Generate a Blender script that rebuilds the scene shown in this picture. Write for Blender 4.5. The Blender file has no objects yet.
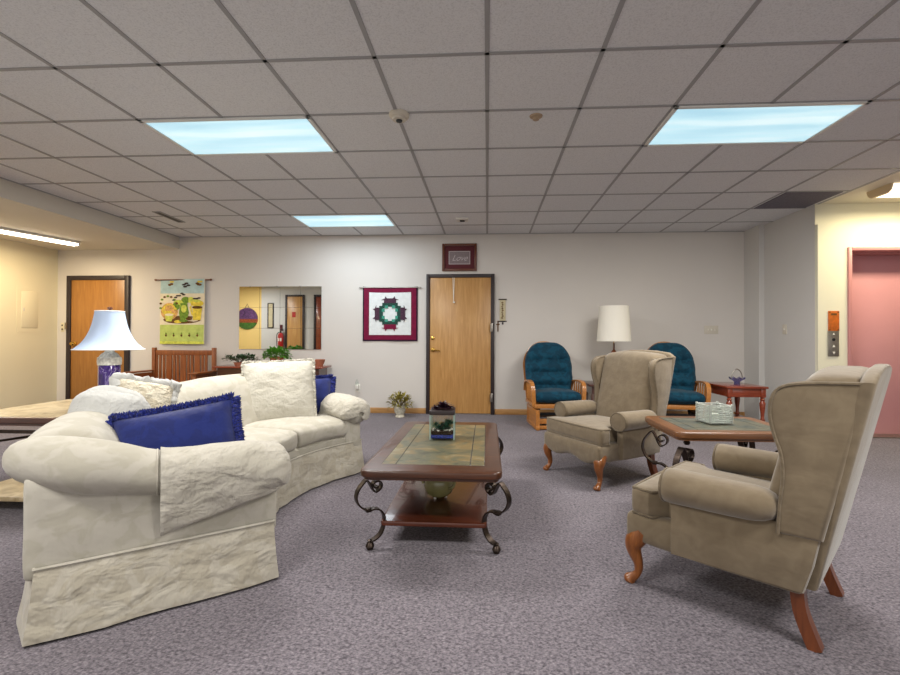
import bpy, bmesh, math, random
from math import sin, cos, pi, radians, sqrt, atan2
from mathutils import Vector, Matrix, noise
random.seed(7)
SC = bpy.context.scene
COL = SC.collection
V = Vector

# ------------------------------------------------------------------ materials
def lin(c):
    return tuple(((x/255)/12.92 if x/255 <= .04045 else ((x/255+.055)/1.055)**2.4) for x in c) + (1,)

class NT:
    def __init__(s, name):
        s.m = bpy.data.materials.new(name); s.m.use_nodes = True
        s.t = s.m.node_tree; s.b = s.t.nodes['Principled BSDF']; s._c = None
    def n(s, typ, **kw):
        o = s.t.nodes.new(typ)
        for k, v in kw.items():
            if k.startswith('_'): setattr(o, k[1:], v)
            else: o.inputs[k.replace('__', ' ')].default_value = v
        return o
    def l(s, a, b): s.t.links.new(a, b)
    def coord(s, scale=(1, 1, 1), rot=(0, 0, 0), kind='Object'):
        tc = s.n('ShaderNodeTexCoord'); mp = s.n('ShaderNodeMapping')
        mp.inputs['Scale'].default_value = scale; mp.inputs['Rotation'].default_value = rot
        s.l(tc.outputs[kind], mp.inputs['Vector']); return mp.outputs['Vector']
    def noise(s, vec, scale, detail=4, rough=.55, dist=0):
        o = s.n('ShaderNodeTexNoise', Scale=scale, Detail=detail, Roughness=rough, Distortion=dist)
        s.l(vec, o.inputs['Vector']); return o.outputs['Fac']
    def ramp(s, fac, stops):
        r = s.n('ShaderNodeValToRGB'); e = r.color_ramp.elements
        while len(e) < len(stops): e.new(.5)
        for i, (p, c) in enumerate(stops):
            e[i].position = p; e[i].color = lin(c) if len(c) == 3 and max(c) > 1 else tuple(c)+(1,)*(4-len(c))
        s.l(fac, r.inputs['Fac']); return r.outputs['Color']
    def bump(s, h, strength=.3, dist=.01, prev=None):
        b = s.n('ShaderNodeBump', Strength=strength, Distance=dist)
        s.l(h, b.inputs['Height'])
        if prev: s.l(prev, b.inputs['Normal'])
        s.l(b.outputs['Normal'], s.b.inputs['Normal']); return b.outputs['Normal']
    def base(s, c): s.l(c, s.b.inputs['Base Color'])

def plain(name, c, rough=.5, metal=0, spec=.5, var=0, scale=20, bump=0, emit=0, trans=0, ior=1.45, ecol=None):
    t = NT(name); b = t.b
    b.inputs['Base Color'].default_value = lin(c); b.inputs['Roughness'].default_value = rough
    b.inputs['Metallic'].default_value = metal; b.inputs['Specular IOR Level'].default_value = spec
    if trans: b.inputs['Transmission Weight'].default_value = trans; b.inputs['IOR'].default_value = ior
    if emit:
        b.inputs['Emission Color'].default_value = lin(ecol or c); b.inputs['Emission Strength'].default_value = emit
    v = t.coord()
    f = t.noise(v, scale)
    if var:
        lo = tuple(max(0, x*(1-var)) for x in c); hi = tuple(min(255, x*(1+var)) for x in c)
        t.base(t.ramp(f, [(.3, lo), (.7, hi)]))
    if bump: t.bump(f, bump, .004)
    return t.m

def wood(name, a, b, rough=.35, axis='z', scale=1, coat=0):
    t = NT(name); k = {'x': (1.2, 14, 14), 'y': (14, 1.2, 14), 'z': (14, 14, 1.2)}[axis]
    v = t.coord(tuple(q*scale for q in k))
    f = t.noise(v, 3.0, 6, .6, .6)
    t.base(t.ramp(f, [(.3, a), (.52, tuple((p+q)/2 for p, q in zip(a, b))), (.72, b)]))
    t.b.inputs['Roughness'].default_value = rough; t.b.inputs['Coat Weight'].default_value = coat
    t.bump(f, .06, .003); return t.m

def fabric(name, a, b, pat=9, wr=10, wrs=.5, rough=.9, weave=900, thr=(.46, .54), stretch=(1, 1, 1), sheen=.2):
    t = NT(name); v = t.coord(stretch)
    f = t.noise(v, pat, 3, .5, .8)
    t.base(t.ramp(f, [(thr[0], a), (thr[1], b)]))
    t.b.inputs['Roughness'].default_value = rough; t.b.inputs['Sheen Weight'].default_value = sheen
    t.b.inputs['Specular IOR Level'].default_value = .2
    w = t.noise(t.coord((1, .55, 1.5), (.5, .7, .4)), wr, 3, .5, .35)
    n1 = t.bump(w, wrs, .03)
    w2 = t.noise(v, weave, 2, .5)
    n2 = t.bump(w2, .15, .001, n1)
    w3 = t.noise(t.coord((1.6, .8, .5), (.2, .9, .1)), wr*3.2, 2, .5, .3)
    t.bump(w3, wrs*.6, .012, n2); return t.m

M = {}
def wallmat(name, c):
    t = NT(name); v = t.coord(); t.b.inputs['Roughness'].default_value = .7
    t.b.inputs['Specular IOR Level'].default_value = .25
    f = t.noise(v, 130, 3, .6); f2 = t.noise(v, 1.3, 3)
    t.base(t.ramp(f2, [(.3, tuple(x*.985 for x in c)), (.7, c)]))
    t.bump(f, .12, .004); return t.m
M['wall'] = wallmat('painted wall', (214, 209, 203))
M['wall_grey'] = wallmat('grey painted wall', (205, 203, 200))
M['wall_cream'] = wallmat('golden cream painted wall', (232, 200, 128))
M['wall_warm'] = wallmat('cream painted wall', (222, 212, 182))
M['wall_elev'] = wallmat('pale yellow painted wall', (226, 222, 200))
M['gyp'] = wallmat('lobby ceiling paint', (228, 222, 205))
M['soffit'] = wallmat('soffit paint', (214, 208, 196))

def ceil_mat():
    t = NT('acoustic ceiling tile'); v = t.coord(); t.b.inputs['Roughness'].default_value = .95
    t.b.inputs['Specular IOR Level'].default_value = .1
    f = t.noise(v, 110, 4, .7); f2 = t.noise(v, .9, 2)
    vo = t.n('ShaderNodeTexVoronoi', Scale=70); t.l(v, vo.inputs['Vector'])
    c = t.ramp(f, [(.34, (208, 209, 211)), (.5, (226, 227, 229)), (.7, (230, 231, 233))])
    t.base(c)
    t.bump(f, .35, .006); return t.m
M['ceil'] = ceil_mat()
M['grid'] = plain('ceiling grid metal', (160, 160, 161), .5, 0, .3)
M['dark_tile'] = plain('dark ceiling tile', (118, 115, 124), .95, 0, .1, .06, 60, .3)

def carpet():
    t = NT('carpet'); v = t.coord(); t.b.inputs['Roughness'].default_value = 1
    t.b.inputs['Specular IOR Level'].default_value = .05; t.b.inputs['Sheen Weight'].default_value = .15
    vo = t.n('ShaderNodeTexVoronoi', Scale=80); vo.inputs['Randomness'].default_value = .75
    mp = t.coord((1, 1.7, 1), (0, 0, radians(35))); t.l(mp, vo.inputs['Vector'])
    f = t.noise(v, 70, 3, .75); f2 = t.noise(v, 2.2, 2); f3 = t.noise(v, 330, 2, .6)
    c1 = t.ramp(vo.outputs['Distance'], [(.0, (152, 145, 151)), (.45, (114, 107, 114)), (.85, (40, 37, 42))])
    c2 = t.ramp(f, [(.34, (62, 58, 64)), (.5, (120, 113, 121)), (.68, (166, 158, 164))])
    mx = t.n('ShaderNodeMix', _data_type='RGBA', _blend_type='MIX'); mx.inputs[0].default_value = .5
    t.l(c1, mx.inputs[6]); t.l(c2, mx.inputs[7])
    m2 = t.n('ShaderNodeMix', _data_type='RGBA', _blend_type='MULTIPLY'); m2.inputs[0].default_value = 1
    t.l(mx.outputs[2], m2.inputs[6])
    t.l(t.ramp(f2, [(.3, (238, 238, 238)), (.7, (255, 255, 255))]), m2.inputs[7])
    t.base(m2.outputs[2])
    n1 = t.bump(vo.outputs['Distance'], .6, -.006); t.bump(f3, .4, .003, n1); return t.m
M['carpet'] = carpet()
M['base'] = wood('oak baseboard', (168, 122, 70), (196, 150, 94), .4, 'x')
M['door'] = wood('oak door veneer', (176, 128, 72), (204, 158, 98), .35, 'z', .7)
M['door_l'] = wood('amber door veneer', (150, 100, 46), (178, 126, 64), .35, 'z', .7)
M['frame'] = plain('dark brown painted metal', (50, 41, 42), .45, 0, .4)
M['brass'] = plain('brass', (205, 165, 85), .25, 1)
M['steel'] = plain('brushed steel', (165, 160, 152), .38, 1, .5, .05, 60)
M['chrome'] = plain('chrome', (215, 215, 215), .12, 1)
M['black'] = plain('black plastic', (22, 22, 24), .45)
M['white_pl'] = plain('white plastic', (228, 225, 216), .4)
M['beige_pl'] = plain('almond plastic', (206, 199, 184), .45)
M['tan_pl'] = plain('tan plastic', (176, 154, 128), .5)
M['pink'] = plain('mauve pink enamel', (198, 142, 146), .35, 0, .5, .015, 3)
M['pink_frame'] = plain('dusty pink frame enamel', (186, 128, 128), .35)
M['orange'] = plain('amber sign plate', (190, 98, 28), .4, 0, .5, .1, 30)
def diffmat():
    t = NT('troffer diffuser'); b = t.b
    b.inputs['Base Color'].default_value = lin((210, 225, 230)); b.inputs['Roughness'].default_value = .3
    v = t.coord((.45, 4, 1))
    f = t.noise(v, 1.6, 2, .5)
    c = t.ramp(f, [(.3, (148, 205, 228)), (.5, (184, 230, 244)), (.68, (222, 246, 250))])
    t.l(c, b.inputs['Emission Color']); b.inputs['Emission Strength'].default_value = .5
    return t.m
M['diff'] = diffmat()
M['tube'] = plain('fluorescent tube', (255, 244, 222), .4, emit=4.0)
M['wrap'] = plain('wrap lens', (255, 243, 214), .4, emit=1.2)
M['wrap_end'] = plain('wrap fixture end', (214, 190, 150), .5)
M['white_metal'] = plain('white painted metal', (226, 226, 222), .4)
M['mirror'] = plain('mirror glass', (222, 226, 222), .015, 1)
M['mirror_edge'] = plain('mirror edge', (92, 92, 84), .4)
M['sofa'] = fabric('ivory damask', (170, 165, 151), (178, 173, 161), 11, 6, .3)
M['sofa_skirt'] = fabric('ivory damask wrinkled', (169, 162, 146), (178, 172, 158), 11, 8, .9)
M['cover'] = fabric('wrinkled ivory cloth', (176, 171, 158), (181, 176, 164), 10, 10, .9)
M['pill_w'] = fabric('white quilted cotton', (186, 182, 169), (191, 187, 175), 10, 14, .4, stretch=(1, 1, 2.2))
M['pill_b'] = fabric('beige linen', (196, 186, 164), (214, 206, 186), 22, 30, .8)
M['pill_r'] = fabric('white silky cotton', (182, 182, 178), (187, 187, 183), 9, 11, .7, sheen=.3)
M['navy'] = fabric('navy velvet', (16, 30, 92), (19, 35, 102), 14, 8, .3, .75, sheen=.4)
M['navy_fr'] = fabric('navy fringe', (20, 28, 92), (34, 46, 128), 60, 60, .5)
M['taupe'] = fabric('taupe velour', (112, 98, 78), (121, 107, 86), 16, 6, .25, .85, 700, (.35, .65), sheen=.35)
M['taupe_p'] = fabric('taupe piping', (104, 92, 74), (114, 101, 82), 30, 30, .1)
M['teal'] = fabric('teal velvet', (2, 50, 70), (5, 64, 86), 14, 14, .3, .75, sheen=.08)
M['leg'] = wood('honey oak leg', (112, 62, 24), (148, 88, 38), .3, 'z', 1.6, .3)
M['leg_dark'] = wood('mahogany leg', (92, 46, 22), (122, 66, 34), .3, 'z', 1.6, .3)
M['oak'] = wood('glider oak', (158, 98, 42), (194, 132, 66), .35, 'y', 1.5, .2)
M['walnut'] = wood('walnut table wood', (54, 29, 16), (86, 49, 27), .34, 'x', 1.2, .15)
M['walnut_l'] = wood('lighter walnut wood', (92, 58, 34), (128, 84, 50), .32, 'x', 1.2, .15)
M['shelfwood'] = wood('polished walnut shelf', (58, 26, 15), (94, 46, 27), .26, 'x', .9, .25)
M['cherry'] = wood('red cherry wood', (112, 44, 26), (150, 68, 40), .25, 'x', 1.2, .4)
M['darkwood'] = wood('dark end table wood', (62, 32, 24), (88, 48, 34), .3, 'x', 1.2, .4)
M['mission'] = wood('mission oak', (118, 62, 26), (156, 88, 42), .35, 'z', 1.3, .2)
def slate(name, a, b, c, d):
    t = NT(name); v = t.coord(); t.b.inputs['Roughness'].default_value = .38
    f = t.noise(v, 5.5, 8, .65, 1.6); f2 = t.noise(v, 24, 5, .7)
    t.base(t.ramp(f, [(.3, a), (.45, b), (.56, c), (.7, d)]))
    t.bump(f2, .25, .003); t.b.inputs['Coat Weight'].default_value = .1; return t.m
M['slate'] = slate('slate tile', (54, 56, 46), (92, 92, 72), (116, 100, 66), (136, 134, 112))
M['slate_d'] = slate('dark slate tile', (44, 50, 46), (70, 76, 68), (88, 84, 66), (100, 102, 92))
M['slate_l'] = slate('tan stone tile', (134, 114, 82), (172, 152, 116), (190, 172, 138), (206, 192, 162))
M['grout'] = plain('dark grout', (44, 40, 34), .8)
M['iron'] = plain('bronzed wrought iron', (62, 52, 46), .38, .85, .5, .2, 30, .1)
M['olive'] = plain('olive glazed ceramic', (132, 128, 84), .18, 0, .6, .08, 8)
M['cream_pot'] = plain('cream glazed ceramic', (196, 192, 176), .25, 0, .5, .12, 30)
def marble(name, a, b, c):
    t = NT(name); v = t.coord((1, 1, .6)); t.b.inputs['Roughness'].default_value = .18
    f = t.noise(v, 9, 7, .6, 2.2)
    t.base(t.ramp(f, [(.40, a), (.49, b), (.505, c), (.53, b), (.62, a)])); t.b.inputs['Coat Weight'].default_value = .5
    return t.m
M['purple'] = marble('purple marbled glaze', (44, 20, 96), (72, 40, 134), (166, 150, 196))
M['crackle'] = plain('antique silver collar', (226, 222, 212), .4, .05, .5, .15, 60, .3)
def shade(name, c, tr=.35):
    t = NT(name); t.b.inputs['Base Color'].default_value = lin(c); t.b.inputs['Roughness'].default_value = .85
    t.b.inputs['Specular IOR Level'].default_value = .1
    f = t.noise(t.coord(), 200, 2); t.bump(f, .1, .001); return t.m
M['shade_b'] = shade('pale silk shade', (188, 206, 232))
M['shade_w'] = shade('cream drum shade', (238, 234, 222))
M['trim_w'] = plain('shade trim', (240, 240, 240), .8)
def glass(name, c, rough=.03):
    t = NT(name); o = t.t.nodes['Material Output']
    g = t.n('ShaderNodeBsdfGlass', Color=lin(c), Roughness=rough, IOR=1.45); tr = t.n('ShaderNodeBsdfTransparent', Color=lin(c))
    mx = t.n('ShaderNodeMixShader'); mx.inputs[0].default_value = .22
    t.l(tr.outputs[0], mx.inputs[1]); t.l(g.outputs[0], mx.inputs[2]); t.l(mx.outputs[0], o.inputs['Surface']); return t.m
M['glass'] = glass('clear glass', (250, 253, 252))
M['glass_green'] = plain('pressed glass', (236, 242, 236), .12, trans=.6)
M['glass_blue'] = glass('iridescent violet glass', (216, 216, 240))
M['glass_edge'] = plain('bevelled glass edge', (150, 172, 164), .15, 0, .6)
M['soil'] = plain('dark soil', (48, 36, 30), .95, 0, .1, .3, 60, .4)
M['gravel'] = plain('blue gravel', (44, 52, 122), .6, 0, .4, .4, 90, .6)
M['pebble'] = plain('white pebbles', (214, 206, 194), .6, 0, .4, .1, 50)
M['leaf'] = plain('bright green leaves', (84, 140, 42), .45, 0, .4, .3, 14)
M['leaf_d'] = plain('dark ivy leaves', (40, 70, 34), .45, 0, .4, .3, 14)
M['leaf_o'] = plain('olive variegated leaves', (132, 122, 54), .5, 0, .4, .35, 18)
M['leaf_p'] = plain('dark plum succulent leaves', (44, 22, 34), .4, 0, .4, .3, 18)
M['leaf_t'] = plain('blue green succulent leaves', (44, 84, 66), .45, 0, .4, .3, 18)
M['terracotta'] = plain('terracotta', (166, 104, 80), .8, 0, .2, .08, 20)
M['stem'] = plain('brown stems', (74, 60, 34), .8)
M['burg'] = plain('burgundy cotton', (118, 30, 60), .9, 0, .1, .08, 30)
M['burg_d'] = plain('dark plum binding', (52, 30, 48), .9, 0, .1)
M['quiltw'] = plain('white quilted ground', (222, 226, 226), .9, 0, .1, .03, 20, .2)
M['qgreen'] = plain('dark green calico', (40, 70, 62), .9, 0, .1, .35, 120)
M['qteal'] = plain('jade calico', (72, 148, 128), .9, 0, .1, .2, 120)
M['qplum'] = plain('plum calico', (74, 52, 66), .9, 0, .1, .3, 120)
M['mat_m'] = plain('maroon mat board', (84, 26, 34), .8)
M['frame_w'] = wood('red brown picture frame', (84, 42, 24), (112, 58, 34), .35, 'x', 2)
M['script_bg'] = plain('grey print', (132, 120, 122), .8, 0, .2, .06, 60)
M['script'] = plain('pale lettering', (206, 196, 196), .8)
M['parch'] = plain('parchment', (196, 184, 152), .8, 0, .2, .05, 20)
M['tp_blue'] = plain('tapestry pale blue', (176, 202, 204), .9, 0, .1, .06, 12)
M['tp_cream'] = plain('tapestry cream', (226, 216, 190), .9, 0, .1, .04, 12)
M['tp_green'] = plain('tapestry lime green', (184, 200, 112), .9, 0, .1, .06, 14)
M['tp_yel'] = plain('tapestry yellow', (220, 198, 78), .9, 0, .1, .12, 26)
M['tp_lem'] = plain('tapestry lemon green', (198, 204, 92), .9, 0, .1, .12, 26)
M['tp_dkg'] = plain('tapestry leaf green', (112, 142, 58), .9, 0, .1, .2, 26)
M['tp_brn'] = plain('tapestry brown', (104, 74, 44), .9, 0, .1, .2, 30)
M['tp_or'] = plain('tapestry peach orange', (204, 160, 100), .9, 0, .1, .2, 30)
M['tp_blk'] = plain('tapestry dark ink', (58, 48, 48), .9)
M['red'] = plain('red enamel', (176, 28, 28), .3)
M['rp_pur'] = plain('painted violet blossom', (84, 54, 92), .7, 0, .3, .35, 30)
M['rp_grn'] = plain('painted green field', (62, 96, 36), .7, 0, .3, .3, 30)
M['rp_red'] = plain('painted red flowers', (128, 62, 34), .7, 0, .3, .4, 40)

# ------------------------------------------------------------------ mesh helpers
def fin(bm, faces, mi):
    for f in faces: f.material_index = mi; f.smooth = True
def box(bm, c, s, rot=None, bev=0, mi=0, seg=2, Mx=None):
    m = Matrix.Translation(V(c)) @ (rot.to_4x4() if rot else Matrix()) @ Matrix.Diagonal((*s, 1))
    if Mx: m = Mx @ m
    r = bmesh.ops.create_cube(bm, size=1, matrix=m); vs = r['verts']
    fs = set(f for v in vs for f in v.link_faces)
    for f in fs: f.material_index = mi; f.smooth = True
    if bev:
        es = list({e for v in vs for e in v.link_edges})
        rr = bmesh.ops.bevel(bm, geom=es, offset=bev, segments=seg, affect='EDGES', profile=.5)
        fin(bm, rr['faces'], mi)
def grid(bm, fn, nu, nv, mi=0, wu=False, wv=False):
    vs = [[bm.verts.new(fn(i/(nu if wu else nu), j/nv)) for j in range(nv+(0 if wv else 1))] for i in range(nu+(0 if wu else 1))]
    R, C = len(vs), len(vs[0])
    for i in range(nu):
        for j in range(nv):
            a, b, c, d = vs[i][j], vs[(i+1) % R][j], vs[(i+1) % R][(j+1) % C], vs[i][(j+1) % C]
            try: fin(bm, [bm.faces.new((a, b, c, d))], mi)
            except ValueError: pass
    return vs
def rings(bm, rs, mi=0, caps=True, closed=False):
    vs = [[bm.verts.new(p) for p in r] for r in rs]; n = len(vs[0]); k = len(vs)
    for i in range(k if closed else k-1):
        for j in range(n):
            fin(bm, [bm.faces.new((vs[i][j], vs[i][(j+1) % n], vs[(i+1) % k][(j+1) % n], vs[(i+1) % k][j]))], mi)
    if caps and not closed:
        fin(bm, [bm.faces.new(list(reversed(vs[0]))), bm.faces.new(vs[-1])], mi)
    return vs
def spline(pts, n=6):
    pts = [V(p) for p in pts]; out = []
    for i in range(len(pts)-1):
        p0 = pts[max(i-1, 0)]; p1 = pts[i]; p2 = pts[i+1]; p3 = pts[min(i+2, len(pts)-1)]
        for k in range(n):
            t = k/n
            out.append(.5*((2*p1)+(p2-p0)*t+(2*p0-5*p1+4*p2-p3)*t*t+(3*p1-p0-3*p2+p3)*t**3))
    out.append(pts[-1]); return out
def tube(bm, pts, r, n=10, mi=0, closed=False, caps=True):
    pts = [V(p) for p in pts]; k = len(pts)
    rr = r if isinstance(r, (list, tuple)) else [r]*k
    rs = []; up = None
    for i, p in enumerate(pts):
        a = pts[i-1] if (i or closed) else p; b = pts[(i+1) % k] if (i < k-1 or closed) else p
        t = (b-a).normalized()
        if up is None: up = V((0, 0, 1)) if abs(t.z) < .9 else V((1, 0, 0))
        x = up.cross(t)
        if x.length < 1e-5: x = V((1, 0, 0)).cross(t)
        x.normalize(); y = t.cross(x); up = y
        rs.append([p+rr[i]*(cos(2*pi*j/n)*x+sin(2*pi*j/n)*y) for j in range(n)])
    rings(bm, rs, mi, caps, closed)
def strap(bm, pts, w, th, axis, mi=0):
    pts = [V(p) for p in pts]; ax = V(axis).normalized(); rs = []
    for i, p in enumerate(pts):
        t = (pts[min(i+1, len(pts)-1)]-pts[max(i-1, 0)]).normalized(); nn = ax.cross(t).normalized()
        W = w[i] if isinstance(w, (list, tuple)) else w
        rs.append([p+ax*W/2+nn*th/2, p-ax*W/2+nn*th/2, p-ax*W/2-nn*th/2, p+ax*W/2-nn*th/2])
    rings(bm, rs, mi)
def lathe(bm, prof, c=(0, 0, 0), n=24, mi=0, Mx=None, sq=0):
    c = V(c); rs = []
    for r, z in prof:
        ring = []
        for j in range(n):
            a = 2*pi*j/n; k = 1
            if sq: k = 1+sq*(1/max(abs(cos(a)), abs(sin(a)))-1)
            p = V((r*k*cos(a), r*k*sin(a), z))+c
            ring.append(Mx @ p if Mx else p)
        rs.append(ring)
    rings(bm, rs, mi)
def prism(bm, poly, a, b, fn=None, mi=0, bev=0, seg=2):
    fn = fn or (lambda x, y, z: V((x, y, z)))
    lo = [bm.verts.new(fn(x, y, a)) for x, y in poly]; hi = [bm.verts.new(fn(x, y, b)) for x, y in poly]
    n = len(poly); fs = [bm.faces.new(list(reversed(lo))), bm.faces.new(hi)]
    for i in range(n): fs.append(bm.faces.new((lo[i], lo[(i+1) % n], hi[(i+1) % n], hi[i])))
    fin(bm, fs, mi)
    if bev:
        bmesh.ops.recalc_face_normals(bm, faces=fs)
        es = list(set(fs[0].edges) | set(fs[1].edges))
        fin(bm, bmesh.ops.bevel(bm, geom=es, offset=bev, segments=seg, affect='EDGES', profile=.5)['faces'], mi)
def soft(bm, s, r, puff=(0, 0, 0), n=10, warp=None, mi=0, jit=0, jf=6):
    """rounded, puffed cushion block of size s centred at the origin, each point passed through warp"""
    h = [x/2 for x in s]; cache = {}
    def vert(p):
        key = tuple(round(q, 4) for q in p)
        if key in cache: return cache[key]
        q = []
        for i in range(3):
            t = p[i]; t = math.copysign(1-(1-abs(t))**1.7, t); q.append(t*h[i])
        inn = V([max(-(h[i]-r), min(h[i]-r, q[i])) for i in range(3)]); d = V(q)-inn
        o = inn+d.normalized()*r if d.length > 1e-6 else V(q)
        for i in range(3):
            j, k = (i+1) % 3, (i+2) % 3
            o[i] += math.copysign(1, q[i])*puff[i]*abs(q[i]/h[i])*(1-(q[j]/h[j])**2)*(1-(q[k]/h[k])**2)
        if jit:
            o += jit*noise.noise_vector(o*jf)
        if warp: o = warp(o)
        cache[key] = bm.verts.new(o); return cache[key]
    nn = n if isinstance(n, (list, tuple)) else (n, n, n)
    for ax in range(3):
        j, k = (ax+1) % 3, (ax+2) % 3
        for sg in (-1, 1):
            for a in range(nn[j]):
                for b in range(nn[k]):
                    q = []
                    for da, db in ((0, 0), (1, 0), (1, 1), (0, 1)):
                        p = [0, 0, 0]; p[ax] = sg; p[j] = 2*(a+da)/nn[j]-1; p[k] = 2*(b+db)/nn[k]-1; q.append(vert(p))
                    if sg < 0: q.reverse()
                    try: fin(bm, [bm.faces.new(q)], mi)
                    except ValueError: pass
def B(): return bmesh.new()
def obj(name, bm, mats, parent=None, label=None, sub=0):
    me = bpy.data.meshes.new(name); bmesh.ops.recalc_face_normals(bm, faces=bm.faces[:])
    bm.to_mesh(me); bm.free()
    for m in (mats if isinstance(mats, (list, tuple)) else [mats]): me.materials.append(M[m] if isinstance(m, str) else m)
    me.set_sharp_from_angle(angle=radians(38))
    o = bpy.data.objects.new(name, me); COL.objects.link(o)
    if parent: o.parent = parent
    if label: o['label'] = label
    if sub:
        md = o.modifiers.new('sub', 'SUBSURF'); md.levels = sub; md.render_levels = sub
    return o
def thing(name, label, cat, loc=(0, 0, 0), rz=0, group=None):
    o = bpy.data.objects.new(name, None); COL.objects.link(o); o.empty_display_size = .1
    o.location = loc; o.rotation_euler = (0, 0, rz); return tag(o, label, cat, group)
def tag(o, label, cat, group=None):
    o['label'] = label; o['category'] = cat
    if group: o['group'] = group
    return o
def struct(name, bm, mats, parent=None, label=None):
    o = obj(name, bm, mats, parent, label)
    if parent is None: o['kind'] = 'structure'
    return o
def copy_thing(r, loc, rz, label, group=None):
    n = r.copy(); COL.objects.link(n); n.location = loc; n.rotation_euler = (0, 0, rz); n['label'] = label
    if group: n['group'] = group
    for ch in list(r.children):
        c = ch.copy(); COL.objects.link(c); c.parent = n
        for g in list(ch.children):
            d = g.copy(); COL.objects.link(d); d.parent = c
    return n
def text_bm(body, size, Mx, extrude=.001, shear=0, font_offset=0, spacing=1):
    cu = bpy.data.curves.new('t', 'FONT'); cu.body = body; cu.size = size; cu.extrude = extrude; cu.shear = shear
    cu.align_x = 'CENTER'; cu.align_y = 'CENTER'; cu.space_character = spacing; cu.offset = font_offset
    o = bpy.data.objects.new('t', cu); COL.objects.link(o)
    bpy.context.view_layer.update()
    me = bpy.data.meshes.new_from_object(o.evaluated_get(bpy.context.evaluated_depsgraph_get()))
    bm = bmesh.new(); bm.from_mesh(me); bm.transform(Mx)
    bpy.data.objects.remove(o); bpy.data.meshes.remove(me); bpy.data.curves.remove(cu); return bm

# ------------------------------------------------------------------ camera
f_px, yaw, pitch, roll = 456.7, .0583, .0072, .0031
cy_, sy_, cp_, sp_ = cos(yaw), sin(yaw), cos(pitch), sin(pitch)
fwd = V((-sy_*cp_, cy_*cp_, sp_)); rt = V((cy_, sy_, 0)); up = rt.cross(fwd)
r2 = cos(roll)*rt+sin(roll)*up; u2 = -sin(roll)*rt+cos(roll)*up
cam = bpy.data.cameras.new('camera'); co = bpy.data.objects.new('camera', cam); COL.objects.link(co)
mw = Matrix((r2, u2, -fwd)).transposed().to_4x4(); mw.translation = V((0, 0, 1.086)); co.matrix_world = mw
cam.sensor_width = 36; cam.lens = f_px/900*36; cam.shift_x = -10.5/900; cam.shift_y = -1.6/900; cam.clip_start = .05
SC.camera = co

# ------------------------------------------------------------------ room shell
YW, ZC, T = 6.63, 2.615, .61
XS, ZS = -4.645, 2.43          # soffit edge / underside
XL = -6.58; XR = 3.67; YE = 5.30   # left wall, right wall, lift wall
def wall_box(name, x0, x1, y0, y1, z0, z1, m, mats=None):
    b = B(); box(b, ((x0+x1)/2, (y0+y1)/2, (z0+z1)/2), (x1-x0, y1-y0, z1-z0)); return struct(name, b, m)
wall_box('floor', -7, 7.2, -4.2, 7, -.1, 0, 'carpet')
wall_box('wall_back', XL-.1, 3.9, YW, YW+.12, 0, 2.75, 'wall')
wall_box('wall_left', XL-.12, XL, 2.2, YW, 0, 2.75, 'wall_warm')
# wall with the doors that the mirror shows, facing the back wall
YM = 2.2
wall_box('wall_mirrored_cream', XL, -5.6, YM-.12, YM, 0, 2.75, 'wall_cream')
wall_box('wall_mirrored_grey', -5.6, -3.9, YM-.12, YM, 0, 2.75, 'wall_grey')
wall_box('wall_left_rear', -4.02, -3.9, -4.1, YM-.12, 0, 2.75, 'wall')
wall_box('wall_lobby_side', 6.9, 7.0, -4.1, YE, 0, 2.75, 'wall')
# right wall and pilaster
wall_box('wall_right', XR, XR+.15, YE+.045, YW, 0, 2.7, 'wall_grey')
wall_box('trim_1', 3.60, XR, 6.28, YW, 0, ZC, 'wall_grey')
# lift wall with opening, header band set back
b = B()
fx0, fx1, fz = 3.985, 5.35, 2.12
box(b, ((XR+.002+fx0+.03)/2, YE+.08, 1.19), (fx0+.03-XR-.002, .16, 2.38)); box(b, ((fx1-.03+6.9)/2, YE+.075, 1.19), (6.9-fx1+.03, .15, 2.38))
box(b, ((fx0+fx1)/2, YE+.075, (fz-.03+2.38)/2), (fx1-fx0-.06, .15, 2.38-fz+.03))
box(b, ((XR+.002+6.9)/2, YE+.10, 2.53), (6.9-XR-.002, .12, .32))
struct('wall_lift', b, 'wall_elev')
wall_box('wall_shaft', 3.9, 5.45, YE+.33, YE+.40, 0, 2.3, 'black')
# ceiling: acoustic tiles to the left, plaster in the lobby
wall_box('ceiling', XS-.05, 3.70, -4.2, YW+.1, ZC, ZC+.1, 'ceil')
wall_box('ceiling_lobby', 3.70, 7.1, -4.2, YE+.2, ZC, ZC+.1, 'gyp')
b = B(); 
for k in range(-7, 7): box(b, (k*T-.004 if k < 6 else 3.70, 1.2, ZC-.001), (.024 if k < 6 else .03, 10.84, .006))
for j in range(-11, 7): box(b, ((XS+3.7)/2, 2.434+T*j, ZC-.0015), (3.7-XS, .024, .005))
box(b, ((XS+XR)/2, YW-.012, ZC-.002), (XR-XS, .024, .006)); box(b, (XS+.012, 1.2, ZC-.002), (.024, 10.84, .006))
struct('trim_2', b, 'grid')
wall_box('trim_3', XL, XS, YM, YW, ZS, 2.75, 'soffit')
wall_box('trim_4', XS-.12, XS, -4.1, YM, ZS, 2.75, 'soffit')
b = B(); box(b, (3.66-.30, 2.434+T*4.5, ZC-.004), (.56, .575, .008)); tag(obj('ceiling_tile', b, 'dark_tile'), 'dark grey ceiling tile near the lift lobby corner', 'ceiling tile')  # one flat tile in a darker grey than its neighbours
def bb(name, x0, x1, y0, y1):
    b = B(); box(b, ((x0+x1)/2, (y0+y1)/2, .04), (x1-x0, y1-y0, .08), bev=.004); struct(name, b, 'base')
bb('baseboard_back', -.885-4.52, -.885, YW-.014, YW); bb('baseboard_back_right', .11, 3.6, YW-.014, YW)
bb('baseboard_left', XL, XL+.014, 2.3, YW)

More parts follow.
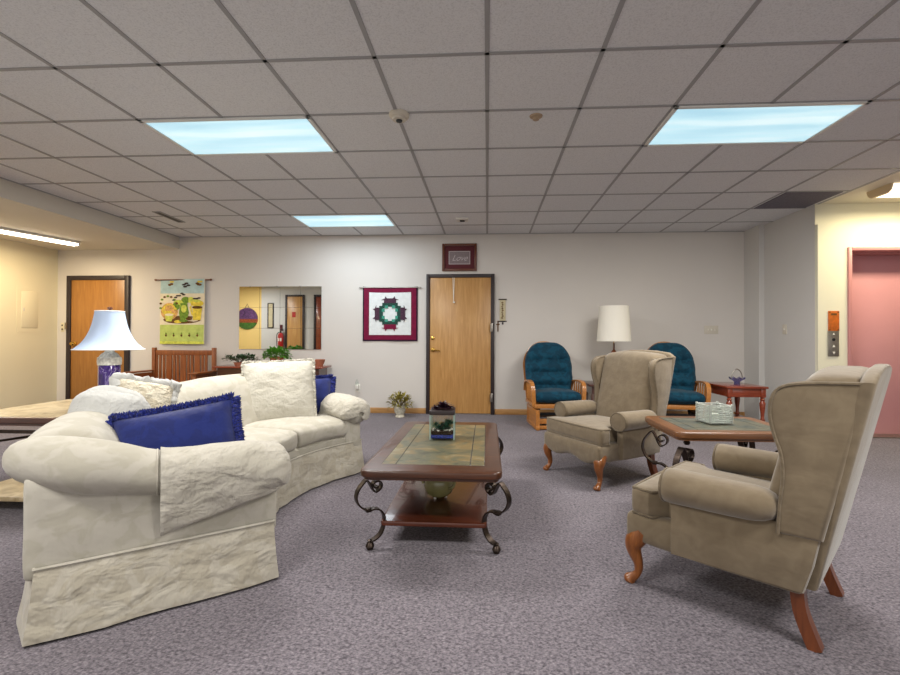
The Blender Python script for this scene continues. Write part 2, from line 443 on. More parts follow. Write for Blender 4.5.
# ------------------------------------------------------------------ doors
def door(name, x0, x1, zt, leaf, y=YW, face=-1, hinge='r', fw=.05):
    """frame outer x0..x1, height zt, on a wall plane y facing -Y (face=-1) or +Y"""
    d = bpy.data.objects.new(name, None); COL.objects.link(d); d.location = ((x0+x1)/2, y, 0); d['kind'] = 'structure'
    w = x1-x0; F = face
    b = B()
    for s in (-1, 1): box(b, (s*(w/2-fw/2), F*.02, zt/2), (fw, .045, zt), bev=.004)
    box(b, (0, F*.02, zt-fw/2), (w-2*fw, .045, fw), bev=.003)
    obj('door_frame', b, 'frame', d)
    b = B(); box(b, (0, F*.012, (zt-fw+.012)/2), (w-2*fw-.008, .03, zt-fw-.016), bev=.002); lf = obj('door_leaf', b, leaf, d)
    return d, lf, w, F
d1, lf, w, F = door('door_1', -.885, .105, 2.03, 'door')
def knob(parent, x, z, y=-.03):
    b = B(); m = Matrix.Rotation(pi/2, 4, 'X')
    lathe(b, [(.001, 0), (.032, 0), (.03, .008), (.012, .014), (.012, .035), (.026, .045), (.03, .058), (.022, .07), (.001, .072)], mi=0, n=16, Mx=Matrix.Translation((x, y, z)) @ m)
    return obj('door_knob', b, 'brass', parent)
b = B(); lathe(b, [(.001, 0), (.034, 0), (.03, .012), (.014, .018), (.014, .045), (.001, .046)], n=16, Mx=Matrix.Translation((-.395, -.028, .93)) @ Matrix.Rotation(pi/2, 4, 'X'))
tube(b, [(-.395, -.07, .93), (-.35, -.075, .925), (-.29, -.07, .915)], [.011, .011, .008], 8); obj('door_lever', b, 'brass', lf)
b = B(); lathe(b, [(.001, 0), (.028, 0), (.026, .012), (.012, .016), (.001, .017)], n=16, Mx=Matrix.Translation((-.40, -.028, 1.10)) @ Matrix.Rotation(pi/2, 4, 'X')); obj('deadbolt', b, 'brass', lf)
for z in (.25, 1.255):
    b = B(); box(b, (.455, -.07, z), (.03, .012, .12), bev=.002); tube(b, [(.44, -.075, z-.06), (.44, -.075, z+.06)], .008, 8); obj('hinge', b, 'steel', d1)
b = B(); tube(b, [(-.105, -.072, 1.975), (-.095, -.05, 1.63)], .0045, 6); tube(b, [(-.085, -.072, 1.975), (-.095, -.05, 1.63)], .0045, 6)
box(b, (-.09, -.04, 1.62), (.03, .02, .022), bev=.003); obj('door_chain', b, 'white_pl', lf)
d2, lf, w, F = door('door_2', -6.40, -5.41, 2.035, 'door_l', fw=.065)
knob(lf, -.36, 1.0)
b = B(); box(b, (-.47, -.072, 1.27), (.022, .012, .1)); obj('hinge', b, 'steel', d2)
# pink lift door
d3 = bpy.data.objects.new('door_3', None); COL.objects.link(d3); d3.location = ((fx0+fx1)/2, YE, 0); d3['kind'] = 'structure'
hw = (fx1-fx0)/2
b = B()
for s in (-1, 1): box(b, (s*(hw-.02), .06, fz/2), (.04, .16, fz), bev=.006)
box(b, (0, .06, fz-.02), (2*hw-.08, .16, .04), bev=.006)
for s in (-1, 1): box(b, (s*(hw-.045), .2, fz/2), (.012, .16, fz))
box(b, (0, .2, fz-.045), (2*hw-.08, .16, .012))
obj('door_frame', b, 'pink_frame', d3)
b = B(); box(b, (-.28, .265, 1.04), (.79, .035, 2.06), bev=.003); obj('door_leaf', b, 'pink', d3)
b = B(); box(b, (.34, .285, 1.04), (.7, .02, 2.06), bev=.003); obj('door_leaf', b, 'pink', d3)
b = B(); box(b, (0, .17, .006), (2*hw-.09, .25, .012)); obj('door_sill', b, 'steel', d3)

# doors and fittings seen only through the mirror
def mx(px_x, px_z, k=(2*YW-YM)/YW): return px_x*k, 1.086+(px_z-1.086)*k
d4, lf4, w, F = door('door_4', -4.98, -4.50, 2.17, 'door', y=YM, face=1, fw=.045)
b = B(); box(b, (-.02, .032, 1.68), (.09, .004, .13)); obj('door_sign', b, 'red', lf4, 'small red notice on the door')
d5, lf5, w, F = door('door_5', -4.26, -3.93, 2.17, 'cherry', y=YM, face=1, fw=.05)
t = thing('wall_picture', 'tall narrow framed picture reflected in the mirror', 'picture', (-5.36, YM, 1.66))
b = B()
for s in (-1, 1): box(b, (s*.065, .012, 0), (.02, .024, .62))
for s in (-1, 1): box(b, (0, .012, s*.30), (.15, .024, .02))
obj('picture_frame', b, 'frame', t); b = B(); box(b, (0, .006, 0), (.12, .01, .6)); obj('print', b, 'parch', t)
t = thing('round_picture', 'round painted plaque hung by a cord on the cream wall in the mirror', 'picture', (-5.96, YM, 1.58))
b = B(); rr = .27
def disc_part(z0, z1, y0, mi):
    pts = []
    for k in range(25):
        z = z0+(z1-z0)*k/24; x = sqrt(max(0, rr*rr-z*z)); pts.append((x, z))
    poly = pts+[(-x, z) for x, z in reversed(pts)]
    poly = [p for i, p in enumerate(poly) if i == 0 or (abs(p[0]-poly[i-1][0])+abs(p[1]-poly[i-1][1])) > 1e-4]
    if abs(poly[0][0]-poly[-1][0])+abs(poly[0][1]-poly[-1][1]) < 1e-4: poly.pop()
    prism(b, poly, 0, y0, lambda x, y, z: V((x, z, y)), mi)
disc_part(-.27, -.1, .02, 1); disc_part(-.1, -.01, .021, 2); disc_part(-.01, .27, .02, 0)
obj('plaque', b, ['rp_pur', 'rp_grn', 'rp_red'], t)
b = B(); tube(b, [(-.06, .01, .25), (0, .01, .37), (.06, .01, .25)], .006, 6); obj('cord', b, 'black', t)
t = thing('fire_extinguisher', 'red fire extinguisher on the grey wall seen in the mirror', 'fire extinguisher', (-5.07, YM+.075, .86))
b = B(); lathe(b, [(.001, 0), (.06, 0), (.065, .02), (.065, .30), (.05, .35), (.02, .37), (.001, .37)], n=20); obj('cylinder_body', b, 'red', t)
b = B(); box(b, (0, 0, .395), (.03, .03, .05)); box(b, (.03, 0, .42), (.11, .02, .015)); box(b, (.03, 0, .45), (.11, .02, .012)); obj('valve_handle', b, 'black', t)
b = B(); tube(b, spline([(-.02, .02, .39), (-.08, .03, .33), (-.085, .03, .15), (-.08, .03, .05)]), .009, 8); obj('hose', b, 'black', t)
b = B(); box(b, (0, .001, .2), (.09, .126, .1), bev=.02); obj('paper_label', b, 'white_pl', t)
b = B(); box(b, (-5.09, YM+.006, 1.36), (.075, .012, .14)); tag(obj('wall_sign', b, 'mat_m'), 'small dark sign above the fire extinguisher in the mirror', 'sign')

# ------------------------------------------------------------------ ceiling fittings
def troffer(x, y, label):
    t = thing('ceiling_light', label, 'ceiling light', (x, y, ZC), 0, 'recessed ceiling lights')
    b = B()
    for s in (-1, 1): box(b, (0, s*(T/2-.014), -.006), (2*T, .028, .016), bev=.003); box(b, (s*(T-.014), 0, -.006), (.028, 2*T-.0, .016) if 0 else (.028, T, .016), bev=.003)
    obj('light_frame', b, 'white_metal', t)
    b = B(); box(b, (0, 0, -.004), (2*T-.05, T-.05, .006)); obj('diffuser', b, 'diff', t)
    la = bpy.data.lights.new('troffer_lamp', 'AREA'); la.shape = 'RECTANGLE'; la.size = 2*T-.06; la.size_y = T-.06
    la.energy = LW; la.color = LC
    lo = bpy.data.objects.new('troffer_lamp', la); COL.objects.link(lo); lo.parent = t; lo.location = (0, 0, -.02)
    return t
LW = 46; LC = (1, .965, .91)
troffer(-3*T, 2.434+1.5*T, 'large bright recessed ceiling light on the left')
troffer(3*T, 2.434+1.5*T, 'large bright recessed ceiling light on the right')
LW = 13; LC = (.84, .93, 1.0)
troffer(-3*T, 2.434+5.5*T, 'smaller far recessed ceiling light near the back wall')
LW = 46; LC = (1, .965, .91)
troffer(-3*T, 2.434-3.5*T, 'recessed ceiling light on the left, behind the viewer')
troffer(3*T, 2.434-3.5*T, 'recessed ceiling light on the right, behind the viewer')

def strip_light(label, x, y, rz, en, lc=(1, .80, .50)):
    t = thing('strip_light', label, 'strip light', (x, y, ZS), rz)
    b = B(); box(b, (0, 0, -.018), (.11, 1.26, .036), bev=.006); obj('light_housing', b, 'white_metal', t)
    for s in (-1, 1):
        b = B(); tube(b, [(s*.03, -.6, -.052), (s*.03, .6, -.052)], .016, 12); obj('fluorescent_tube', b, 'tube', t)
        b = B(); box(b, (0, s*.615, -.04), (.10, .022, .05), bev=.003); obj('lamp_holder', b, 'white_pl', t)
    la = bpy.data.lights.new('strip_lamp', 'AREA'); la.shape = 'RECTANGLE'; la.size = .1; la.size_y = 1.2; la.energy = en; la.color = lc
    lo = bpy.data.objects.new('strip_lamp', la); COL.objects.link(lo); lo.parent = t; lo.location = (0, 0, -.075)
strip_light('bare fluorescent strip light under the soffit at far left', -5.86, 5.43, radians(-15), 19)
strip_light('added unseen strip light under the soffit, brightening the wall in the mirror', -5.6, 3.5, 0, 26, (.95, .95, 1))  # unseen fixture, added to brighten the wall the mirror shows
t = thing('wrap_light', 'surface mounted lobby ceiling light in front of the pink lift door', 'ceiling light', (4.52, 4.80, ZC))
b = B(); prism(b, [(-.14, 0), (.14, 0), (.12, -.05), (.08, -.075), (-.08, -.075), (-.12, -.05)], -.6, .6, lambda x, y, z: V((z, x, y)), 0, .004); obj('lens', b, 'wrap', t)
for s in (-1, 1):
    b = B(); prism(b, [(-.15, 0), (.15, 0), (.128, -.056), (.086, -.082), (-.086, -.082), (-.128, -.056)], s*.6-.012, s*.6+.012, lambda x, y, z: V((z, x, y)), 0, .003); obj('end_cap', b, 'wrap_end', t)
la = bpy.data.lights.new('wrap_lamp', 'AREA'); la.shape = 'RECTANGLE'; la.size = 1.15; la.size_y = .2; la.energy = 20; la.color = (1, .88, .60)
lo = bpy.data.objects.new('wrap_lamp', la); COL.objects.link(lo); lo.parent = t; lo.location = (0, 0, -.09)

t = thing('smoke_detector', 'round white smoke detector on the ceiling near the left light', 'smoke detector', (-.60, 3.06, ZC))
b = B(); lathe(b, [(.001, 0), (.068, 0), (.068, -.018), (.06, -.028), (.05, -.03), (.045, -.044), (.001, -.046)], n=28); obj('detector_body', b, 'beige_pl', t)
b = B(); lathe(b, [(.001, -.044), (.022, -.046), (.02, -.054), (.001, -.055)], n=16); obj('sensor_cap', b, 'black', t)
b = B(); lathe(b, [(.001, 0), (.045, 0), (.042, -.006), (.02, -.01), (.012, -.022), (.022, -.026), (.001, -.028)], (.33, 3.14, ZC), n=20); tag(obj('fire_sprinkler', b, 'tan_pl'), 'small tan sprinkler head on the ceiling right of the smoke detector', 'sprinkler')
t = thing('ceiling_sensor', 'small square white sensor on the ceiling above the middle door', 'sensor', (-.32, 5.78, ZC))
b = B(); box(b, (0, 0, -.012), (.15, .15, .024), bev=.004); obj('sensor_plate', b, 'white_pl', t); b = B(); box(b, (0, 0, -.027), (.06, .06, .01)); obj('sensor_eye', b, 'black', t)
t = thing('ceiling_vent', 'narrow dark slot vent in the ceiling near the soffit', 'vent', (-4.0, 5.52, ZC), radians(3))
b = B(); box(b, (0, 0, -.004), (.1, .5, .008)); obj('vent_frame', b, 'grid', t); b = B(); box(b, (0, 0, -.0085), (.055, .46, .004)); obj('vent_slot', b, 'black', t)

# ------------------------------------------------------------------ wall things
t = thing('electrical_panel', 'flush white electrical panel door on the left wall', 'panel', (XL, 6.2, 1.49))
b = B(); box(b, (.002, 0, 0), (.004, .36, .66)); obj('panel_frame', b, 'wall_warm', t)
b = B(); box(b, (.006, 0, 0), (.006, .24, .52), bev=.002); pd = obj('panel_door', b, 'wall_warm', t); b = B(); box(b, (.011, -.09, .0), (.006, .02, .05)); obj('latch', b, 'beige_pl', pd)
def plate(name, label, cat, loc, w, h, rz=0, n=1):
    t = thing(name, label, cat, loc, rz); b = B(); box(b, (0, -.004, 0), (w, .008, h), bev=.002); obj('cover_plate', b, 'beige_pl', t)
    for k in range(n):
        b = B(); box(b, ((k-(n-1)/2)*.045, -.011, 0), (.012, .014, .026), bev=.002); obj('toggle', b, 'white_pl', t)
    return t
plate('light_switch', 'almond light switch plate on the back wall right of the teal gliders', 'light switch', (3.15, YW, 1.23), .19, .115, 0, 3)
plate('light_switch', 'single light switch on the grey right wall', 'light switch', (XR, 5.86, 1.22), .075, .12, -pi/2, 1)
t = thing('light_switch', 'small plate with dark toggles on the wall left of the amber door', 'light switch', (-6.49, YW, 1.25)); b = B(); box(b, (0, -.004, 0), (.05, .008, .14), bev=.002); obj('cover_plate', b, 'wall_warm', t)
for z in (-.03, .03): b = B(); box(b, (0, -.011, z), (.016, .01, .022)); obj('toggle', b, 'frame', t)
t = thing('wall_outlet', 'white wall outlet behind the far sofa arm', 'outlet', (-1.9, YW, .36)); b = B(); box(b, (0, -.004, 0), (.075, .008, .12), bev=.002); obj('cover_plate', b, 'white_pl', t)
t = thing('air_freshener', 'slim plug-in air freshener on the wall above the far sofa arm', 'air freshener', (-1.9, YW-.012, .36))
b = B(); box(b, (0, -.025, .02), (.045, .05, .06), bev=.01); obj('plug_body', b, 'white_pl', t); b = B(); lathe(b, [(.001, 0), (.022, 0), (.022, .05), (.01, .065), (.01, .085), (.001, .086)], (0, -.03, .05), 14); obj('bottle', b, 'glass', t)

# lift call plates
t = thing('lift_sign_plate', 'orange plate above the lift call button', 'sign', (3.835, YE, 1.30)); b = B(); box(b, (0, -.005, 0), (.115, .01, .225), bev=.002); obj('sign_plate', b, 'orange', t)
b = B(); box(b, (0, -.011, .075), (.06, .003, .022)); obj('sign_lettering', b, 'tp_brn', t)
for sx in (-1, 1):
    for q in (-1, 1): b = B(); box(b, (sx*.045, -.011, q*.098), (.014, .003, .014)); obj('screw', b, 'tp_brn', t)
t = thing('lift_call_panel', 'steel lift call button panel beside the pink door', 'call panel', (3.83, YE, 1.05)); b = B(); box(b, (0, -.006, 0), (.115, .012, .28), bev=.002); obj('face_plate', b, 'steel', t)
b = B(); lathe(b, [(.001, 0), (.017, 0), (.015, .006), (.001, .006)], n=14, Mx=Matrix.Translation((.0, -.012, .045)) @ Matrix.Rotation(pi/2, 4, 'X')); obj('key_switch', b, 'black', t)
for z in (-.03, -.1): b = B(); prism(b, [(-.014, -.01), (.014, -.01), (0, .018)] if z > -.05 else [(-.014, .01), (0, -.018), (.014, .01)], 0, .005, lambda x, y, q, z=z: V((x, -.012-q, z+y))); obj('call_button', b, 'white_pl', t)
b = B(); prism(b, [(-.012, -.008), (.012, -.008), (0, .014)], 0, .004, lambda x, y, q: V((x, -.012-q, .105+y))); obj('arrow_mark', b, 'white_pl', t)

# mirror of square tiles
t = thing('wall_mirror', 'wall mirror of square tiles above the console table', 'mirror', (-3.075, YW, 1.395))
W_, H_ = 1.25, .935; b = B(); box(b, (0, -.004, 0), (W_, .008, H_)); obj('mirror_backing', b, 'mirror_edge', t)
b = B()
for i in range(4):
    for j in range(3): box(b, ((i-1.5)*W_/4, -.0105, (j-1)*H_/3), (W_/4-.003, .005, H_/3-.003))
obj('mirror_glass', b, 'mirror', t)
for x in (-.46, -.05, .3): b = B(); box(b, (x, -.014, H_/2), (.025, .012, .016), bev=.002); obj('mirror_clip', b, 'chrome', t)

# framed sign over the door
t = thing('framed_sign', 'small red-brown framed sign hung above the middle door', 'picture', (-.405, YW, 2.275))
w, h = .505, .40; b = B()
for s in (-1, 1): box(b, (s*(w/2-.018), -.015, 0), (.036, .03, h), bev=.006); box(b, (0, -.015, s*(h/2-.018)), (w-.072, .03, .036), bev=.006)
obj('picture_frame', b, 'frame_w', t)
b = B(); box(b, (0, -.006, 0), (w-.06, .01, h-.06)); obj('mat_board', b, 'mat_m', t)
b = B(); box(b, (0, -.013, -.005), (.31, .004, .19), mi=0); box(b, (0, -.0155, -.005), (.296, .003, .176), mi=1); obj('print', b, ['script', 'script_bg'], t)
mt = Matrix.Translation((0, -.0175, -.012)) @ Matrix.Rotation(pi/2, 4, 'X')
obj('lettering', text_bm('Love', .12, mt, .0008, .45, -.002, .95), 'script', t)

# plaque and small cross right of the door
t = thing('wall_plaque', 'narrow vertical parchment plaque with dark rods right of the middle door', 'plaque', (.222, YW, 1.505))
b = B(); box(b, (0, -.006, 0), (.085, .008, .31)); obj('scroll', b, 'parch', t)
for s in (-1, 1): b = B(); tube(b, [(-.058, -.012, s*.158), (.058, -.012, s*.158)], .008, 8); obj('rod', b, 'frame', t)
b = B()
for k in range(9): box(b, (-.004+.006*sin(k*2.1), -.011, .11-k*.0275), (.022+.008*cos(k*1.7), .003, .013))
box(b, (-.004, -.011, 0), (.005, .003, .25)); obj('ornament', b, 'tp_brn', t)
b = B(); box(b, (0.002, -.008, -.19), (.022, .012, .03), bev=.004); tube(b, [(0, -.01, -.166), (0.002, -.01, -.18)], .003, 6); obj('tassel', b, 'frame', t)
b = B(); box(b, (0, -.006, .0), (.016, .01, .155), bev=.003); box(b, (0, -.006, .028), (.05, .01, .016), bev=.003); box(b, (0, -.009, .026), (.026, .01, .026), rot=Matrix.Rotation(pi/4, 3, 'Y'))
o = obj('wall_cross', b, 'tp_brn'); o.location = (.155, YW, 1.275); tag(o, 'small brown cross hanging on the wall beside the door hinge', 'cross')

# burgundy quilt
t = thing('wall_quilt', 'burgundy bordered patchwork quilt hanging left of the middle door', 'quilt', (-1.42, YW, 1.455))
qw, qh = .81, .80
b = B(); tube(b, [(-.46, -.02, qh/2-.015), (.46, -.02, qh/2-.015)], .008, 10); obj('hanging_rod', b, 'steel', t)
def sag(x, z): return -.045*(1-(2*x/qw)**2)*max(0, (z-.22)/.18) if z > .22 else 0
b = B()
def qsheet(x0, x1, z0, z1, y, mi, n=14):
    grid(b, lambda u, v: V((x0+(x1-x0)*u, y-.006*sin(9*(x0+(x1-x0)*u)), (z0+(z1-z0)*v)+sag(x0+(x1-x0)*u, z0+(z1-z0)*v)*.5)), n, 8, mi)
for y in (-.008, -.016): qsheet(-qw/2, qw/2, -qh/2, qh/2, y, 0)
qsheet(-qw/2+.02, qw/2-.02, -qh/2+.02, qh/2-.01, -.019, 1)
qsheet(-.31, .31, -.31, .32, -.022, 2)
def qpoly(pts, mi, y=-.0245):
    prism(b, pts, y-.006, y+.002, lambda x, z, q: V((x, q-.006*sin(9*x), z)), mi)
def qrot(pts, k):
    for _ in range(k): pts = [(-z, x) for x, z in pts]
    return pts
for k in range(4):
    m = [3, 5, 6, 5][k]; m = 6 if k == 2 else (5 if k % 2 else 3)
    m = {0: 5, 1: 5, 2: 1, 3: 5}[k]
    qpoly(qrot([(-.09, .155), (.09, .155), (.09, .205), (.125, .205), (.075, .225), (.07, .255), (.045, .225), (-.045, .225), (-.07, .255), (-.075, .225), (-.125, .205), (-.09, .205)], k), m, -.026)
    qpoly(qrot([(-.115, .105), (.115, .105), (.115, .16), (-.115, .16)], k), 3)
    qpoly(qrot([(.03, .08), (.075, .08), (.075, .12), (.03, .12)], k), 4, -.027); qpoly(qrot([(-.075, .08), (-.03, .08), (-.03, .12), (-.075, .12)], k), 4, -.027)
    qpoly(qrot([(.08, .08), (.12, .08), (.12, .12), (.08, .12)], k), 3, -.0255)
obj('quilt', b, ['burg_d', 'burg', 'quiltw', 'qgreen', 'qteal', 'qplum'], t)

# tapestry left
t = thing('wall_tapestry', 'yellow and green still-life tapestry hanging above the wooden settle', 'wall hanging', (-4.57, YW, 1.49))
tw, th = .70, .97
b = B(); tube(b, [(-.42, -.03, .475), (.44, -.03, .475)], .010, 10)
for s in (-1, 1): lathe(b, [(.001, -.02), (.014, -.012), (.017, 0), (.014, .012), (.001, .02)], n=12, Mx=Matrix.Translation((.01+s*.43, -.03, .475)) @ Matrix.Rotation(pi/2, 4, 'Y'))
obj('hanging_rod', b, 'leg_dark', t)
b = B()
def ty(x, z): return -.03-.012*sin(5*x+.6)-.01*(.5-z)
def tsheet(x0, x1, z0, z1, off, mi):
    grid(b, lambda u, v: V((x0+(x1-x0)*u, ty(x0+(x1-x0)*u, z0+(z1-z0)*v)-off, z0+(z1-z0)*v)), 12, 8, mi)
tsheet(-tw/2, tw/2, -th/2, th/2, -.006, 1); tsheet(-tw/2, tw/2, .27, th/2, .001, 0); tsheet(-tw/2, tw/2, -.20, .27, .001, 1); tsheet(-tw/2, tw/2, -th/2, -.20, .001, 2); tsheet(-tw/2, tw/2, -th/2-.004, -.45, .003, 3)
for s in (-1, 1): tsheet(s*tw/2-.004, s*tw/2+.004, -th/2, th/2, .001, 1)
def tpoly(pts, mi, off=.003):
    c = V((sum(p[0] for p in pts)/len(pts), sum(p[1] for p in pts)/len(pts)))
    vs = [b.verts.new((x, ty(x, z)-off, z)) for x, z in pts]; vc = b.verts.new((c.x, ty(c.x, c.y)-off-.001, c.y))
    for i in range(len(vs)): fin(b, [b.faces.new((vc, vs[i], vs[(i+1) % len(vs)]))], mi)
def ell(cx, cz, rx, rz, n=18, a0=0): return [(cx+rx*cos(2*pi*k/n+a0), cz+rz*sin(2*pi*k/n+a0)) for k in range(n)]
# ground line, crockery, fruit
tpoly(ell(.0, -.125, .30, .06), 6, .002); tpoly(ell(-.02, -.16, .22, .02), 6, .003)
tpoly(ell(-.2, .0, .14, .13), 7, .003); tpoly(ell(-.2, .02, .12, .09), 4, .004); tpoly(ell(-.2, .055, .07, .04), 8, .005)
tpoly([(-.27, -.05), (-.25, -.15), (-.16, -.15), (-.13, -.05)], 5, .006); tpoly(ell(-.2, -.05, .07, .018), 1, .007); tpoly(ell(-.2, .02, .10, .012), 7, .008)
for k in range(9): tpoly(ell(-.2+.16*cos(pi*k/8+.2)*.9, .05+.18*sin(pi*k/8), .022, .016), 6 if k % 2 else 9, .005)
tpoly([(-.02, .1), (.09, .1), (.115, -.02), (.09, -.12), (-.02, -.12), (-.045, -.02)], 9, .005); tpoly(ell(.035, .04, .045, .06), 5, .006); tpoly(ell(.035, .11, .06, .02), 9, .006)
tpoly([(.17, .06), (.32, .06), (.30, -.13), (.18, -.13)], 4, .005); tpoly(ell(.245, .06, .08, .022), 6, .006); tpoly(ell(.24, .12, .10, .05), 4, .004); tpoly(ell(.24, .155, .06, .022), 5, .005)
tpoly([(.155, .1), (.12, .06), (.16, -.06), (.18, -.06), (.15, .05)], 4, .004); tpoly(ell(-.05, .12, .09, .055), 5, .003); tpoly(ell(.06, .17, .07, .05), 9, .003); tpoly(ell(.14, .17, .06, .045), 5, .003); tpoly(ell(-.09, .08, .06, .06), 9, .0035); tpoly(ell(-.12, .0, .05, .03), 8, .005)
tpoly(ell(.12, -.11, .05, .025), 6, .006); tpoly(ell(-.06, -.155, .06, .025), 4, .006); tpoly(ell(.03, -.14, .07, .02), 9, .0065)
for x, z in ((.27, .2), (.23, .19), (.2, .19), (-.1, .21), (-.07, .235), (-.13, .17), (-.04, .235), (.0, .27), (.03, .25)): tpoly(ell(x, z, .03, .012, 8, x*9), 10, .005)
for x, z in ((.03, .40), (.07, .42), (.1, .39), (.05, .37)): tpoly(ell(x, z, .035, .014, 8, x*30), 10, .004)
for x in (-.2, -.17, .24, .28, .26): tpoly(ell(x, .42+.02*sin(x*40), .03, .018, 8, x*20), 6, .004); tpoly(ell(x+.02, .445, .022, .014, 8), 4, .005)
for k in range(5): x = -.25+k*.125; tpoly([(x-.018, -.36), (x, -.335), (x+.018, -.36), (x, -.385)], 6, .004); tpoly(ell(x, -.33, .012, .012, 8), 9, .005)
obj('tapestry_cloth', b, ['tp_blue', 'tp_cream', 'tp_green', 'tp_lem', 'tp_yel', 'tp_lem', 'tp_brn', 'tp_or', 'tp_or', 'tp_dkg', 'tp_blk'], t)

# ------------------------------------------------------------------ curved sofa
CS = V((-.2, 2.87, 0)); OX = V((-1.8, 2.87, 0))
sofa = thing('curved_sofa', 'large curved ivory damask sofa with skirt and rolled arms', 'sofa', OX)
def P(r, th, z): a = radians(th); return V((CS.x+r*cos(a), CS.y+r*sin(a), z))-V((OX.x, OX.y, 0))
# arm frames: origin = outer front foot point, e along the arm to the back, n outward
A1 = V((-.962, 2.02, 0)); E1 = V((-.797, -.604, 0)); N1 = V((.604, -.797, 0))
A2 = V((-1.03, 3.69, 0)); E2 = V((-.797, .604, 0)); N2 = V((.604, .797, 0))
def AP(k, s, t, z):
    A, E_, N_ = (A1, E1, N1) if k == 0 else (A2, E2, N2)
    p = A+E_*s+N_*t; return V((p.x-OX.x, p.y-OX.y, z))
# outline of the base
out = []
def flat(p): return V((p.x, p.y, 0))
for i in range(9): out.append(flat(AP(0, .80-.8*i/8, 0, 0)))
for i in range(1, 40): out.append(flat(P(1.14, 226-87.5*i/40, 0)))
for i in range(9): out.append(flat(AP(1, .8*i/8, 0, 0)))
for i in range(1, 30): out.append(flat(P(1.955, 139+82*i/30, 0)))
def cen(p): return (p-flat(P(1.55, 180, 0)))
def outline_off(d, z, ripple=0):
    n = len(out); r = []
    for i in range(n):
        tt = (out[(i+1) % n]-out[i-1]).normalized(); nn = V((-tt.y, tt.x, 0))
        k = ripple*(noise.noise(out[i]*5+V((0, 0, 3)))+.5*noise.noise(out[i]*13))
        r.append(out[i]+nn*(-(d+k))*SG+V((0, 0, z)))
    return r
# orientation of outline: sign so that positive d is outward
area = sum(out[i].x*out[(i+1) % len(out)].y-out[(i+1) % len(out)].x*out[i].y for i in range(len(out)))
SG = 1 if area > 0 else -1
b = B(); rings(b, [outline_off(-.03, .05), outline_off(-.03, .16), outline_off(-.012, .255), outline_off(-.012, .30), outline_off(-.04, .315)]); obj('sofa_base', b, 'sofa', sofa)
# skirt as two leaves (outer + inner) joined at the hem
b = B()
lv = [(.0, .262, 0), (.004, .25, .006), (.012, .18, .014), (.022, .10, .018), (.034, .03, .022), (.035, .012, .022), (.022, .012, .022), (-.006, .12, .008), (-.012, .25, 0)]
rings(b, [outline_off(d, z, k) for d, z, k in lv], caps=False); sk = obj('skirt', b, 'sofa_skirt', sofa)
b = B(); tube(b, outline_off(.004, .262), .006, 6, closed=True); obj('piping', b, 'sofa', sk)
# seat cushions
for (t0, t1) in ((141, 166.4), (166.9, 192.6), (193.1, 219)):
    b = B(); w0, w1 = t0, t1
    def wp(o, t0=t0, t1=t1):
        th = (t0+t1)/2+o.x*(t1-t0); r = 1.42+o.y
        return P(r, th, .378+o.z)
    soft(b, (1, .56, .135), .05 if 0 else .045, (0, .012, .028), (16, 12, 8), lambda o, t0=t0, t1=t1: wp(o, t0, t1), jit=.006, jf=4)
    obj('seat_cushion', b, 'sofa', sofa)
# back: swept profile with rolled top
prof = [(1.60, .28), (1.625, .42), (1.66, .54), (1.695, .64), (1.72, .70), (1.745, .755), (1.785, .80), (1.84, .825), (1.90, .825), (1.96, .80), (2.0, .755), (2.015, .70), (2.0, .645), (1.965, .605), (1.945, .58), (1.95, .45), (1.955, .28)]
b = B(); rs = []
for i in range(49):
    th = 138.5+(220.5-138.5)*i/48; dz = -.0012*(th-150) if th > 150 else 0
    dz -= .03*max(0, (th-212)/12)**2
    seam = -.006*(math.exp(-((th-166.6)/.7)**2)+math.exp(-((th-192.8)/.7)**2))
    ring = []
    for j, (r, z) in enumerate(prof):
        k = max(0, (z-.5)/.32); p = P(r+(seam if 3 < j < 13 else 0), th, z+dz*k+seam*k)
        ring.append(p+.008*noise.noise_vector(p*4)*(1 if .3 < z else 0))
    rs.append(ring)
rings(b, rs); obj('backrest', b, 'sofa', sofa, sub=1)
# arms
def arm_geom(k):
    dip = lambda s: math.exp(-((s-.40)/.2)**2); zc = lambda s: .495+.16*s-.028*dip(s); rad = lambda s: .100+.012*s-.018*dip(s)
    b = B()
    soft(b, (.86, .155, .36), .03, (0, .006, 0), (14, 6, 8), lambda o: AP(k, .41+o.x, -.085+o.y, .39+o.z*(1+.35*(o.x)*(1 if o.z > 0 else 0)) + 0), jit=.003)
    am = obj('arm_panel', b, 'sofa', sofa)
    b = B(); rs = []; ss = [-.062, -.060, -.053, -.04, -.02, 0]+[.06*i for i in range(1, 12)]+[.70, .75, .80, .84, .87, .893, .907, .91]
    for s in ss:
        f = 1
        if s < 0: f = sqrt(max(.0004, 1-(s/-.0625)**2))**.8
        if s > .66: f = sqrt(max(.0004, 1-((s-.66)/.251)**2))**.75
        c = zc(s); ra = rad(s)
        ring = []
        for j in range(24):
            a = 2*pi*j/24; p = AP(k, s, -.055-.06*max(0, s-.66)/.2+ra*f*1.18*cos(a), c+ra*f*sin(a))
            ring.append(p+.006*noise.noise_vector(p*5))
        rs.append(ring)
    rings(b, rs); ro = obj('arm_roll', b, 'sofa', sofa)
    return zc, rad
for k in (0, 1): ZCF, RADF = arm_geom(k)
# gathered seam line round the near roll
b = B(); tube(b, [AP(0, .44, -.055+(RADF(.44)*1.18+.002)*cos(2*pi*j/24), ZCF(.44)+(RADF(.44)+.002)*sin(2*pi*j/24)) for j in range(24)], .004, 6, closed=True); obj('seam', b, 'sofa', sofa)

